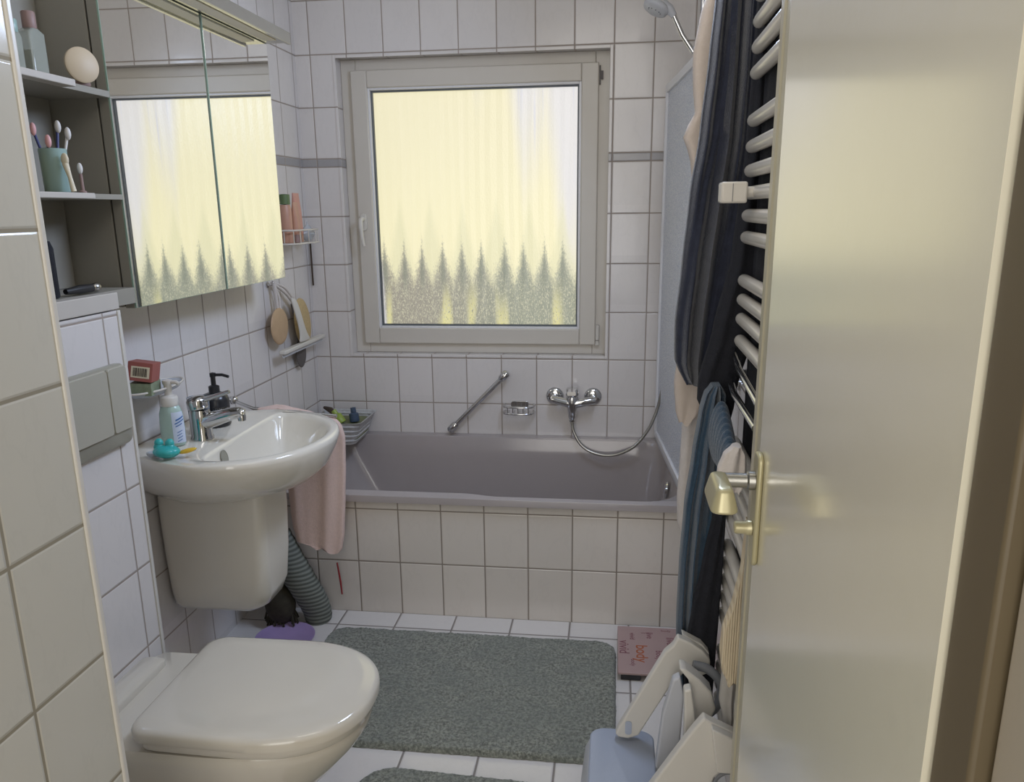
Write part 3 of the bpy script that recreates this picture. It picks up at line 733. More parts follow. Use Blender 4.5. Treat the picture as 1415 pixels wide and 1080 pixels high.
# perfume bottles on the top shelf
def perfume(y, x, w_, d_, h_, cap, label, capm, z=1.673):
    t = thing('perfume_bottle', label, 'perfume bottle', (x, y, z), None)
    m = MB(); m.loft([[(a, b, z+.001) for a, b in rrect(x-d_/2, x+d_/2, y-w_/2, y+w_/2, .006)], [(a, b, z+h_) for a, b in rrect(x-d_/2, x+d_/2, y-w_/2, y+w_/2, .006)], [(a, b, z+h_+.008) for a, b in rrect(x-.012, x+.012, y-.012, y+.012, .006)]])
    bd = m.build('glass_body', M['perfume'], t, smooth=True)
    MB().box(x-d_/2+.005, y-w_/2+.005, z+.006, x+d_/2-.005, y+w_/2-.005, z+h_*.6).build('perfume_liquid', M['perfumeliq'], bd)
    m = MB(); m.lathe([(.012, 0), (.013, .002), (.013, cap), (.011, cap+.002)], (x, y, z+h_+.008), (0, 0, 1), 18); m.build('cap', capm, t, smooth=True)
perfume(-1.735, .120, .048, .03, .085, .03, 'tall clear square perfume bottle with mauve cap, right end of the top shelf row', M['mauve'])
perfume(-1.775, .065, .040, .03, .10, .035, 'clear perfume bottle with amber cap, standing behind the others on the top shelf', M['discbeige'])
perfume(-1.805, .130, .030, .026, .065, .022, 'small greenish perfume bottle at the left edge of the top shelf', M['cup'])
t = thing('cosmetic_disc', 'round beige disc on a mauve base at the right end of the top shelf', 'cosmetic disc', (.13, -1.66, 1.673))
m = MB(); m.lathe([(.032, 0), (.036, .003), (.036, .008), (.032, .011), (.001, .012)], (.150, -1.632, 1.713), (1, -.55, .05), 36); m.build('beige_disc', M['discbeige'], t, smooth=True)
m = MB(); m.lathe([(.024, 0), (.026, .003), (.026, .008), (.001, .010)], (.128, -1.618, 1.6735), (0, 0, 1), 24); m.build('base', M['mauve'], t, smooth=True)

# toothbrush cup, brushes, amber cup on the middle shelf
ZM = 1.4485
def cup(x, y, r0, r1, h_, mat, nm, label):
    m = MB(); m.lathe([(r0-.002, 0), (r0, .003), (r1, h_), (r1-.002, h_+.001), (r1-.0035, h_-.002), (r0-.004, .006), (.001, .005)], (x, y, ZM), (0, 0, 1), 28); return tag(m.build(nm, mat, None, smooth=True), label, 'cup')
cx_, cy_ = .125, -1.728
cup(cx_, cy_, .025, .027, .088, M['cup'], 'toothbrush_cup', 'sea green toothbrush cup on the middle shelf, holding toothbrushes')
cup(.075, -1.80, .025, .027, .075, M['amber'], 'amber_cup', 'amber yellow cup half hidden at the left edge of the middle shelf')
def brush(b0, b1, handm, headm, label, r=.0035):
    t = thing('toothbrush', label, 'toothbrush', b0); b0 = Vector(b0); b1 = Vector(b1); d = (b1-b0).normalized()
    m = MB(); m.tube([b0, lerp(b0, b1, .3), lerp(b0, b1, .75), b1], r, 10, rs=[r, r*1.4, r*.8, r*.9]); m.build('handle', handm, t, smooth=True)
    m = MB(); m.ball(b1+d*.008+Vector((.003, -.003, 0)), .0065, .0055, .013, 14, 10); m.build('bristles', headm, t, smooth=True)
brush((.125, -1.726, ZM+.008), (.123, -1.700, ZM+.127), M['brushblue'], M['bristle'], 'dark blue toothbrush with white bristles, tallest in the sea green cup')
brush((.135, -1.732, ZM+.008), (.148, -1.708, ZM+.112), M['bristle'], M['bristle'], 'white toothbrush leaning right in the sea green cup')
brush((.121, -1.736, ZM+.008), (.132, -1.748, ZM+.094), M['brushblue'], M['brushpink'], 'blue toothbrush with a pink and white head in front of the sea green cup')
brush((.117, -1.722, ZM+.008), (.106, -1.75, ZM+.118), M['brushblue'], M['brushpink'], 'toothbrush with a pink head leaning left out of the sea green cup')
m = MB(); m.tube([(.170, -1.741, ZM+.002), (.1655, -1.741, ZM+.03), (.160, -1.742, ZM+.058)], .004, 12, rs=[.0055, .0042, .0065]); m.ball((.160, -1.742, ZM+.066), .0085, .005, .013, 14, 10)
tag(m.build('cream_spatula', M['cream'], None, smooth=True), 'cream coloured small brush standing in front of the sea green cup', 'brush')
t = thing('interdental_brush', 'slim mauve standing brush with a white head, right of the sea green cup', 'brush', (.135, -1.665, ZM))
m = MB(); m.lathe([(.008, 0), (.008, .004), (.004, .006), (.0035, .04)], (.140, -1.668, ZM+.0005), (0, 0, 1), 14); m.build('handle', M['mauve'], t, smooth=True)
m = MB(); m.ball((.140, -1.668, ZM+.052), .006, .005, .012, 12, 8); m.build('head', M['bristle'], t, smooth=True)
# bottom shelf: razor lying, dark bottle at the edge
ZB = 1.2358
t = thing('razor', 'black and silver electric shaver lying on the bottom shelf board', 'razor', (.15, -1.71, ZB))
m = MB(); m.tube([(.145, -1.78, ZB+.010), (.148, -1.74, ZB+.011), (.15, -1.70, ZB+.011)], .01, 14, rs=[.006, .0098, .009]); m.build('shaver_body', M['black'], t, smooth=True)
m = MB(); m.ball((.152, -1.688, ZB+.0115), .011, .014, .0105, 16, 10); m.build('shaver_head', M['dullchrome'], t, smooth=True)
t = thing('dark_spray_bottle', 'dark navy bottle with pale cap at the left edge of the bottom shelf', 'bottle', (.12, -1.83, ZB))
m = MB(); m.lathe([(.024, 0), (.025, .003), (.025, .10), (.02, .115), (.001, .118)], (.125, -1.812, ZB+.0005), (0, 0, 1), 24); m.build('bottle_body', M['navydark'], t, smooth=True)
m = MB(); m.lathe([(.012, 0), (.012, .024), (.001, .026)], (.125, -1.812, ZB+.1185), (0, 0, 1), 18); m.build('cap', M['lightgrey'], t, smooth=True)

# ------------------------------------------------------------------ corner caddy with tubes
cd = thing('wire_caddy', 'white wire caddy on the left wall tiles between mirror cabinet and window', 'caddy', (.05, -.28, 1.28))
m = MB()
CP = [(.003, -.425), (.07, -.425), (.10, -.405), (.108, -.36), (.110, -.28), (.108, -.20), (.10, -.155), (.07, -.137), (.003, -.137)]
for z in (1.288, 1.338): m.tube(spline([(x, y, z) for x, y in CP], 5), .0034, 8)
for p in CP[1:-1]: m.tube([(p[0], p[1], 1.288), (p[0], p[1], 1.338)], .0018, 6)
for k in range(9): y = -.40+k*.031; m.tube([(.003, y, 1.288), (.106, y, 1.288)], .0016, 6)
m.tube([(.003, -.425, 1.288), (.003, -.137, 1.288)], .003, 8)
m.build('wire_basket', M['white'], cd, smooth=True)
m = MB(); m.tube([(.004, -.425, 1.285), (.004, -.425, 1.36)], .004, 8); m.build('wall_clip', M['chrome'], cd, smooth=True)
m = MB(); m.tube([(.012, -.015, 1.10), (.012, -.015, 1.285)], .004, 8); tag(m.build('brown_rod', M['brown'], None, smooth=True), 'short thin brown rod in the wall corner just below the wire caddy', 'rod')
def tubebot(x, y, w_, d_, h_, body, cap, label, caph=.03, z=1.2915):
    t = thing('cosmetic_tube', label, 'cosmetic tube', (x, y, z))
    m = MB(); m.loft([[(a, b, z+caph) for a, b in rrect(x-d_/2, x+d_/2, y-w_/2, y+w_/2, d_*.48)], [(a, b, z+h_*.6) for a, b in rrect(x-d_/2*.8, x+d_/2*.8, y-w_/2, y+w_/2, d_*.38)], [(a, b, z+h_) for a, b in rrect(x-.003, x+.003, y-w_/2, y+w_/2, .002)]]); m.build('tube_body', body, t, smooth=True)
    m = MB(); m.loft([[(a, b, z) for a, b in rrect(x-d_/2*.95, x+d_/2*.95, y-w_/2*.95, y+w_/2*.95, d_*.45)], [(a, b, z+caph-.0005) for a, b in rrect(x-d_/2*.95, x+d_/2*.95, y-w_/2*.95, y+w_/2*.95, d_*.45)]]); m.build('cap', cap, t, smooth=True)
t = thing('green_capped_bottle', 'tan shampoo bottle with an olive green cap, leftmost in the wire caddy', 'bottle', (.05, -.2, 1.29))
m = MB(); m.lathe([(.022, 0), (.024, .004), (.024, .125), (.02, .14), (.001, .142)], (.060, -.372, 1.2915), (0, 0, 1), 24); m.build('bottle_body', M['tan'], t, smooth=True)
m = MB(); m.lathe([(.021, 0), (.021, .036), (.001, .038)], (.060, -.372, 1.4335), (0, 0, 1), 24); m.build('cap', M['green'], t, smooth=True)
tubebot(.078, -.318, .045, .032, .150, M['tan'], M['mauve'], 'short tan tube with a mauve cap, middle of the wire caddy')
tubebot(.060, -.260, .055, .034, .185, M['salmon'], M['tan'], 'tall salmon pink tube standing on its cap in the wire caddy')
m = MB(); rnd = random.Random(5); rr = []
for i in range(9):
    t_ = i/8; rr.append([(.070+.026*math.sin(PI*min(.98, t_+.12))*math.cos(a)*(1+.25*rnd.uniform(-1, 1)), -.185+.040*math.sin(PI*min(.98, t_+.12))*math.sin(a)*(1+.25*rnd.uniform(-1, 1)), 1.293+.075*t_) for a in [2*PI*k/16 for k in range(16)]])
m.loft(rr); tag(m.build('crumpled_bag', M['clearbag'], None, smooth=True), 'crumpled clear plastic bag at the window end of the wire caddy', 'bag')

# ------------------------------------------------------------------ squeegee and brushes under the cabinet
hk = MB(); hk.tube([(.001, -.455, 1.142), (.018, -.455, 1.142), (.024, -.455, 1.150)], .005, 10); hk.ball((.024, -.455, 1.151), .006, .006, .006, 10, 8); hk.lathe([(.012, 0), (.012, .003)], (.0005, -.455, 1.142), (1, 0, 0), 16)
tag(hk.build('wall_hook', M['chrome'], None, smooth=True), 'small hook on the tiles just below the far corner of the mirror cabinet', 'hook')
sq = thing('squeegee', 'white bathroom squeegee hanging blade down beside the mirror cabinet', 'squeegee', (.05, -.29, .88))
m = MB(); rr = []
for p, w_ in (((.052, -.352, 1.085), .014), ((.056, -.338, 1.06), .026), ((.058, -.31, 1.0), .026), ((.058, -.288, .95), .028), ((.056, -.268, .915), .042), ((.055, -.262, .898), .070)):
    rr.append([(p[0]+.008*math.cos(a), p[1]+w_*math.sin(a), p[2]) for a in [2*PI*k/20 for k in range(20)]])
m.loft(rr); m.build('handle', M['whiteplastic'], sq, smooth=True, sub=1)
m = MB(); m.box(.040, -.49, .881, .066, -.055, .897); m.build('blade_holder', M['whiteplastic'], sq, bevel=.004)
MB().box(.0505, -.485, .868, .0535, -.06, .8815).build('rubber_blade', M['lightgrey'], sq)
rb = thing('round_wooden_brush', 'oval pale wooden body brush hanging left of the white squeegee', 'brush', (.03, -.44, .93))
m = MB(); m.ball((.034, -.450, .985), .012, .078, .070, 28, 16); m.build('brush_head', M['wood'], rb, smooth=True)
m = MB(); m.tube([(.03, -.445, 1.045), (.028, -.448, 1.09), (.026, -.456, 1.152)], .007, 8); m.tube([(.033, -.430, 1.045), (.031, -.425, 1.09), (.024, -.456, 1.154)], .006, 8); m.build('white_cord', M['whitecloth'], rb, smooth=True)
lf = thing('loofah_pad', 'oval loofah back scrubber hanging behind the squeegee handle', 'loofah', (.03, -.24, .9))
m = MB(); m.ball((.026, -.200, .965), .014, .078, .105, 28, 16, Matrix.Rotation(.36, 3, 'X')); m.build('pad', M['loofah'], lf, smooth=True)
m = MB(); m.tube(spline([(.026, -.27, 1.045), (.026, -.35, 1.10), (.022, -.456, 1.148)]), .006, 8); m.tube(spline([(.03, -.26, 1.045), (.03, -.36, 1.12), (.02, -.459, 1.15)]), .005, 8); m.build('cord', M['whitecloth'], lf, smooth=True)
m = MB(); m.ball((.020, -.225, .845), .007, .052, .062, 22, 14); m.tube([(.020, -.232, .88), (.020, -.25, .95), (.020, -.28, 1.05)], .006, 10)
tag(m.build('foot_file', M['darkgrey'], None, smooth=True), 'dark grey oval foot file hanging below the squeegee blade', 'foot file')

# ------------------------------------------------------------------ basket on the tub corner
bk = thing('storage_basket', 'grey white woven basket full of bottles on the far left corner of the tub', 'basket', (.15, -.15, TZ))
z0 = TZ+.003
def bring(x0, x1, y0, y1, z, r=.03, tilt=0.): return [(x, y, z) for x, y in rrect(x0, x1, y0, y1, r, 6)]
m = MB(); m.loft([bring(.055, .225, -.235, -.04, z0), bring(.035, .262, -.262, -.02, z0+.095), bring(.030, .268, -.268, -.015, z0+.10), bring(.038, .260, -.258, -.022, z0+.098), bring(.06, .22, -.23, -.045, z0+.01)]); m.build('woven_body', M['basket'], bk, smooth=True)
m = MB()
for k in range(4):
    z = z0+.018+k*.022; e_ = k*.0065
    m.tube([(x, y, z) for x, y in rrect(.052-e_, .230+e_*1.1, -.239-e_, -.037+e_*.7, .03, 5)+[rrect(.052-e_, .230+e_*1.1, -.239-e_, -.037+e_*.7, .03, 5)[0]]], .006, 8)
m.build('weave_bands', M['basket'], bk, smooth=True)
m = MB(); m.loft([bring(.062, .235, -.24, -.04, z0+.02), bring(.058, .24, -.245, -.035, z0+.075)]); m.build('lining', M['baskin'], bk)
def bottle(x, y, z, r, h_, mat, label, tilt=(0, 0, 1), capm=None):
    t = thing('shampoo_bottle', label, 'bottle', (x, y, z)); a = Vector(tilt).normalized()
    m = MB(); m.lathe([(r*.95, 0), (r, .004), (r, h_*.85), (r*.7, h_*.96), (r*.3, h_)], (x, y, z), a, 20); m.build('bottle_body', mat, t, smooth=True)
    m = MB(); m.lathe([(r*.55, 0), (r*.55, .02), (.001, .022)], Vector((x, y, z))+a*h_, a, 18); m.build('cap', capm or mat, t, smooth=True)
bottle(.16, -.18, z0+.08, .020, .045, M['limegreen'], 'lime green bottle lying tilted in the grey basket', (-.45, .1, .6))
bottle(.205, -.15, z0+.08, .021, .04, M['darkblue'], 'slate blue bottle standing in the grey basket', (-.1, .1, .9))
t = thing('wooden_nail_brush', 'dark brown brush lying at the left end of the grey basket', 'brush', (.08, -.12, z0+.1))
m = MB(); m.tube([(.045, -.07, z0+.118), (.09, -.12, z0+.12), (.13, -.17, z0+.112)], .012, 12, rs=[.007, .013, .011]); m.build('brush_body', M['brown'], t, smooth=True)

# ------------------------------------------------------------------ things on the floor under the basin
m = MB(); rr = []
bag_axis = spline([(.160, -.925, .33), (.20, -.925, .25), (.245, -.915, .15), (.272, -.89, .06), (.277, -.88, .005)], 6)
rs_ = []
for k, p in enumerate(bag_axis): rs_.append(.056+.0015*math.sin(k*2.6)-.010*(k/len(bag_axis)))
cb_ = thing('grey_cloth_bag', 'grey green ribbed cloth roll leaning against the tub below the pink towel', 'bag', (.3, -.88, 0))
m.tube(bag_axis, .05, 24, rs=rs_); m.build('ribbed_sleeve', M['greybag'], cb_, smooth=True)
m = MB(); rnd = random.Random(2)
for k in range(90):
    a = rnd.uniform(0, 2*PI); r_ = rnd.uniform(.01, .055); top = Vector((.165+r_*math.cos(a)*1.2, -.93+r_*math.sin(a)*.8, .002+rnd.uniform(0, .02))); b_ = Vector((.170+r_*.3*math.cos(a), -.93+r_*.3*math.sin(a), .13+rnd.uniform(-.02, .03)))
    m.tube([b_, lerp(b_, top, .5)+Vector((rnd.uniform(-.01, .01), rnd.uniform(-.01, .01), 0)), top], .004, 5)
m.ball((.165, -.94, .085), .055, .04, .075, 16, 10)
tag(m.build('dark_brush_head', M['dark'], None, smooth=True), 'dark bristly brush head standing on the floor left of the grey cloth roll', 'brush')
m = MB(); m.lathe([(.070, 0), (.088, .003), (.098, .014), (.10, .017), (.096, .016), (.084, .006), (.001, .005)], (.215, -1.035, .001), (0, 0, 1), 40)
tag(m.build('purple_bowl', M['purple'], None, smooth=True), 'shallow purple plastic bowl on the floor behind the toilet lid', 'bowl')
m = MB(); m.tube([(.345, -.845, .205), (.350, -.838, .13), (.352, -.836, .08)], .0035, 8, rs=[.003, .004, .003]); 
tag(m.build('red_stick', M['red'], None, smooth=True), 'thin dark red stick leaning against the tub tiles beside the grey cloth roll', 'stick')

# ------------------------------------------------------------------ toilet
TC = -1.878
wc = thing('toilet', 'beige wall hung toilet with closed lid under the flush plate', 'toilet', (.45, TC, .1))
def dshape(x0, x1, hw, z, sq=.62, n=56, back=.045, yo=0.):
    """lid outline: square at the back, rounded front"""
    out = []; xc = lerp(x0, x1, .50)
    for k in range(n+1):
        a = -PI/2+PI*k/n; c, s_ = math.cos(a), math.sin(a)
        out.append((xc+(x1-xc)*(abs(c)**(2/2.25)), hw*(abs(s_)**(2/2.35))*(1 if s_ > 0 else -1)))
    # back corners
    for k in range(1, 9):
        t = k/8; out.append((lerp(xc, x0+back, t), hw*(1-.02*t)))
    for k in range(1, 7):
        a = PI/2*k/6; out.append((x0+back-back*math.sin(a), hw*.98-back+back*math.cos(a)))
    for k in range(1, 8): out.append((x0, lerp(hw*.98-back, -(hw*.98-back), k/8)))
    for k in range(0, 6):
        a = PI/2*k/6; out.append((x0+back-back*math.cos(a), -(hw*.98-back)-back*math.sin(a)))
    for k in range(0, 8):
        t = k/8; out.append((lerp(x0+back, xc, t), -hw*(.98+.02*t)))
    return [(x, TC+yo+y, z) for x, y in out]
LX0, LX1, LH = .335, .800, .196
m = MB(); m.loft([dshape(LX0+.003, LX1-.006, LH-.005, .373), dshape(LX0, LX1, LH, .377), dshape(LX0, LX1, LH, .392), dshape(LX0+.004, LX1-.004, LH-.004, .399), dshape(LX0+.013, LX1-.013, LH-.013, .403), dshape(LX0+.04, LX1-.04, LH-.04, .4045), dshape(LX0+.12, LX1-.12, LH-.12, .4055)]); m.build('lid', M['wc'], wc, smooth=True)
m = MB(); m.loft([dshape(LX0+.02, LX1-.014, LH-.012, .353), dshape(LX0+.014, LX1-.008, LH-.007, .358), dshape(LX0+.014, LX1-.008, LH-.007, .3725)]); m.build('seat', M['wc'], wc, smooth=True)
m = MB(); B0 = .1905
m.loft([dshape(B0, .42, .10, .075, back=.02), dshape(B0, .52, .13, .09, back=.02), dshape(B0, .62, .155, .15, back=.02), dshape(B0, .70, .168, .22, back=.025), dshape(B0, .76, .182, .29, back=.03), dshape(B0, .782, .189, .325, back=.03), dshape(B0, .784, .190, .343, back=.03), dshape(B0+.004, .779, .185, .3505, back=.03), dshape(B0+.05, .70, .12, .352, back=.03)]); m.build('bowl', M['wc'], wc, smooth=True)
m = MB(); m.loft([[(x, y, z) for x, y in rrect(B0, .245, -2.03, -1.745, .02)] for z in (.3505, .366)]+[[(x, y, .372) for x, y in rrect(B0, .238, -2.02, -1.755, .02)]]); m.build('rear_ledge', M['wc'], wc, smooth=True)

fp = thing('flush_plate', 'beige dual flush plate on the boxed wall above the toilet', 'flush plate', (.195, -1.84, .9))
m = MB(); F0, F1 = -1.955, -1.705
m.loft([[(.1905, y, z) for y, z in rrect(F0, F1, .900, 1.082, .014)], [(.203, y, z) for y, z in rrect(F0, F1, .900, 1.082, .014)], [(.206, y, z) for y, z in rrect(F0+.003, F1-.003, .903, 1.079, .012)]]); m.build('plate_frame', M['flushlip'], fp, smooth=True)
for a, b_ in ((F0+.002, -1.7785), (-1.7765, F1-.004)):
    m = MB(); m.loft([[(.2065, y, z) for y, z in rrect(a, b_, .932, 1.078, .008)], [(.2125, y, z) for y, z in rrect(a+.001, b_-.001, .934, 1.077, .008)]]); m.build('flush_button', M['flush'], fp, bevel=.001)

# ------------------------------------------------------------------ bath mats
def rug(name, x0, x1, y0, y1, r, rot, label, seed, zt=.017, nx=230, ny=150):
    m = MB(); cx, cy = (x0+x1)/2, (y0+y1)/2; hx, hy = (x1-x0)/2, (y1-y0)/2
    vs = []; off = Vector((seed*3.1, seed*1.7, 0))
    for j in range(ny+1):
        for i in range(nx+1):
            u, v = i/nx*2-1, j/ny*2-1
            x, y = u*hx, v*hy
            # pull the corners in to a rounded rectangle
            ax, ay = abs(x), abs(y); qx, qy = ax-(hx-r), ay-(hy-r)
            if qx > 0 and qy > 0:
                k_ = max(qx, qy)/math.hypot(qx, qy); ax = hx-r+qx*k_; ay = hy-r+qy*k_
                x = math.copysign(ax, x); y = math.copysign(ay, y)
            e_ = min(1-abs(u), (1-abs(v))*hy/hx)*hx
            f = min(1, max(0, e_/.012)); f = math.sqrt(max(0, 1-(1-f)**2))
            n1 = noise.noise(Vector((x*160, y*160, seed))); n2 = noise.noise(Vector((x*45, y*60, seed+5))); n3 = noise.noise(Vector((x*9, y*9, seed)))
            z = .0015+(zt+.0035*n1+.003*n2+.002*n3)*f
            jx = .0025*noise.noise(Vector((y*120, x*90, 3)))
            vs.append((x+jx, y+jx, max(z, .001)))
    fs = [(j*(nx+1)+i, j*(nx+1)+i+1, (j+1)*(nx+1)+i+1, (j+1)*(nx+1)+i) for j in range(ny) for i in range(nx)]
    m.add(vs, fs); R = Matrix.Translation((cx, cy, 0))@Matrix.Rotation(rot, 4, 'Z')
    return tag(m.build(name, M['rug'], None, smooth=True, xform=R), label, 'bath mat')
rug('bath_mat', .355, 1.325, -1.548, -.945, .06, 0, 'large grey green pile bath mat lying along the tub', 1)
rug('toilet_mat', .665, 1.20, -2.20, -1.635, .10, -.05, 'smaller grey green bath mat in front of the toilet, nearest the camera', 2, nx=150, ny=150)

# ------------------------------------------------------------------ bathroom scale
sl = thing('bathroom_scale', 'flat mauve bathroom scale printed with words, between bath mat and towels', 'scale', (1.47, -1.0, 0))
SX0, SX1, SY0_, SY1_ = 1.33, 1.595, -1.150, -.865
MB().box(SX0, SY0_, .021, SX1, SY1_, .029).build('platform', M['scale'], sl, bevel=.002)
for x, y in ((SX0+.04, SY0_+.025), (SX1-.04, SY0_+.025), (SX0+.04, SY1_-.03), (SX1-.04, SY1_-.03)):
    m = MB(); m.box(x-.03, y-.02, .0005, x+.03, y+.02, .0208); m.build('foot', M['black'], sl, bevel=.002)
def words(items, mat, name, parent, z):
    for txt, x, y, size, rot in items:
        m = MB(); cu = bpy.data.curves.new('t', 'FONT'); cu.body = txt; cu.size = size; cu.align_x = 'CENTER'; cu.align_y = 'CENTER'; cu.offset = size*.012
        ob = bpy.data.objects.new('t', cu); COL.objects.link(ob); bpy.context.view_layer.update()
        me = bpy.data.meshes.new_from_object(ob.evaluated_get(bpy.context.evaluated_depsgraph_get()))
        R = Matrix.Translation((x, y, z))@Matrix.Rotation(rot, 4, 'Z')
        m.add([R@v.co for v in me.vertices], [tuple(p.vertices) for p in me.polygons])
        bpy.data.objects.remove(ob); bpy.data.curves.remove(cu); bpy.data.meshes.remove(me)
        m.build(name, mat, parent)
words([('vivid', 1.350, -1.00, .045, -PI/2), ('vivid', 1.378, -.93, .024, -PI/2), ('body', 1.378, -1.09, .020, -PI/2), ('live', 1.435, -.92, .030, -PI/2), ('body', 1.46, -1.04, .028, -PI/2), ('live', 1.50, -.95, .035, -PI/2), ('vivid', 1.545, -.92, .03, -PI/2), ('body', 1.53, -1.03, .022, -PI/2), ('vivid', 1.42, -.905, .014, 0), ('body', 1.49, -.885, .016, 0)], M['print'], 'plum_lettering', sl, .0292)
words([('body', 1.405, -1.035, .052, -PI/2)], M['printred'], 'orange_lettering', sl, .0293)

# ------------------------------------------------------------------ radiator
rd = thing('towel_radiator', 'white towel radiator with horizontal tubes on the right wall behind the door', 'radiator', (1.57, -1.95, .2))
RX = 1.549
RZ = RUNGS = [1.775, 1.731, 1.687, 1.643, 1.56, 1.513, 1.469, 1.428, 1.386, 1.345, 1.262, 1.224, 1.186, 1.142, .93, .89, .852, .814, .775, .70, .66, .62, .58, .54, .45, .41, .37, .33]
def rung(z):
    m = MB(); m.tube([(RX+.004, -1.690, z), (RX+.001, -1.693, z), (RX, -1.700, z), (RX, -1.712, z), (RX, -2.20, z), (RX+.008, -2.212, z)], .0125, 14, rs=[.002, .008, .0118, .0125, .0125, .002]); return m
for z in RZ: rung(z).build('rung', M['white'], rd, smooth=True)
for y in (-1.74, -2.16):
    m = MB(); m.box(RX+.0265, y-.018, .25, XR-.01, y+.018, 1.85); m.build('collector', M['white'], rd, bevel=.008)
for z in (.6, 1.6):
    for y in (-1.74, -2.16): MB().box(XR-.0098, y-.01, z, XR-.0005, y+.01, z+.02).build('bracket', M['white'], rd)
vb = thing('radiator_valve', 'boxy cream control knob sticking out of the towel radiator', 'valve', (1.51, -1.83, 1.41))
m = MB(); m.box(1.480, -1.835, 1.409, 1.526, -1.79, 1.446); m.build('valve_housing', M['white'], vb, bevel=.004)
MB().box(1.4994, -1.8362, 1.412, 1.5004, -1.8352, 1.443).build('seam', M['greyline'], vb)
m = MB(); m.tube([(1.524, -1.812, 1.428), (1.546, -1.812, 1.428)], .010, 12); m.build('valve_stem', M['white'], vb, smooth=True)
m = MB(); rr = []
for i in range(25):
    y = lerp(-1.705, -2.18, i/24); rr.append([(1.5635+.003*math.sin(i*1.3), y, 1.92), (1.5715+.002*math.sin(i), y, 1.92), (1.5715, y, .34), (1.5635+.003*math.sin(i*1.3+1), y, .34)])
m.loft(rr)
tag(m.build('black_bath_sheet', M['navydark'], None, smooth=True), 'black cloth tucked behind the white tubes of the towel radiator', 'towel')
# chrome double towel bars below the middle rung group
br = thing('chrome_towel_bars', 'pair of chrome towel bars fixed between the tube groups of the radiator', 'towel rail', (1.52, -1.9, 1.1))
m = MB(); m.tube([(1.548, -1.60, 1.115), (1.512, -1.95, 1.130), (1.505, -2.19, 1.125)], .006, 12); m.tube([(1.540, -1.62, 1.060), (1.507, -1.95, 1.085), (1.503, -2.19, 1.090)], .006, 12)
m.tube([(1.548, -1.60, 1.115), (1.598, -1.595, 1.115)], .006, 10); m.tube([(1.540, -1.62, 1.06), (1.598, -1.61, 1.06)], .006, 10)
m.build('bars', M['chrome'], br, smooth=True)

# ------------------------------------------------------------------ towels on the right wall
TY = -1.585
bundle('navy_bath_towel', [(1.93, 1.50, 1.56), (1.80, 1.485, 1.568), (1.70, 1.478, 1.568), (1.55, 1.466, 1.566), (1.42, 1.450, 1.56), (1.28, 1.440, 1.552), (1.15, 1.430, 1.545), (1.07, 1.432, 1.53), (1.035, 1.445, 1.52), (1.02, 1.458, 1.505)], TY+.01, .075, 3.0, .028, M['navy'],
       'long dark navy bath towel hanging in pleats, in front of the beige cloth', 'towel', 3, skew=-.01)
bundle('black_towel', [(1.93, 1.555, 1.594), (1.70, 1.55, 1.594), (1.5, 1.545, 1.594), (1.3, 1.53, 1.59), (1.15, 1.50, 1.58), (1.04, 1.475, 1.555), (.985, 1.475, 1.55), (.975, 1.485, 1.545)], -1.675, .05, 1.6, .006, M['navydark'],
       'near black towel hanging between the navy towel and the radiator tubes', 'towel', 8, skew=-.015)
bundle('beige_robe', [(1.90, 1.50, 1.585), (1.80, 1.465, 1.58), (1.72, 1.452, 1.575), (1.66, 1.455, 1.57), (1.60, 1.462, 1.57), (1.565, 1.442, 1.57), (1.54, 1.436, 1.57), (1.52, 1.455, 1.57), (1.40, 1.47, 1.575), (1.20, 1.46, 1.575), (1.08, 1.448, 1.56), (1.0, 1.440, 1.54), (.93, 1.447, 1.51), (.905, 1.455, 1.485)], -1.478, .05, 1.3, .006, M['beige'],
       'beige cloth mostly hidden behind the navy bath towel, its edge showing against the bath screen', 'robe', 6)
bundle('white_hand_towel', [(1.0, 1.495, 1.56), (.97, 1.475, 1.56), (.88, 1.468, 1.55), (.78, 1.466, 1.54), (.70, 1.463, 1.54), (.63, 1.466, 1.53), (.58, 1.485, 1.52), (.56, 1.50, 1.515)], -1.425, .045, 1.5, .006, M['whitecloth'],
       'white waffle towel hanging left of the petrol blue towel', 'towel', 12)
m = MB(); m.lathe([(.014, 0), (.014, .004), (.005, .006), (.005, .05), (.009, .058), (.001, .062)], (1.5995, -1.40, .985), (-1, 0, .1), 16)
tag(m.build('towel_hook', M['chrome'], None, smooth=True), 'chrome wall hook carrying the white waffle towel beside the tub', 'hook')
# petrol blue towel draped over the chrome bar, gathered
m = MB()
bundle('blue_towel', [(1.050, 1.498, 1.515), (1.038, 1.486, 1.526), (.99, 1.476, 1.530), (.90, 1.466, 1.532), (.78, 1.454, 1.532), (.65, 1.449, 1.532), (.52, 1.448, 1.530), (.40, 1.452, 1.528), (.34, 1.46, 1.522)], -1.722, .065, 3.4, .02, M['blue'],
       'petrol blue towel hanging in folds below the navy towel, beside the door handle', 'towel', 5)
m = MB(); rr = []
for k in range(40):
    t = k/39; y = lerp(-1.762, -1.99, t); zt = lerp(1.030, .972, t**1.2); w_ = lerp(.020, .013, t)*(1+.10*math.sin(k*1.55)); lo = lerp(.90, .925, t)
    rr.append([(1.510-.002*t+(w_*math.cos(a)*(1+.0*t)), y, lerp(lo, zt+.0025*math.sin(k*1.55), (1+math.sin(a))/2)) for a in [2*PI*i/24 for i in range(24)]])
m.loft(rr); tag(m.build('blue_guest_towel', M['blue'], None, smooth=True), 'petrol blue towel shoulder bunched along the radiator toward the door edge', 'towel')
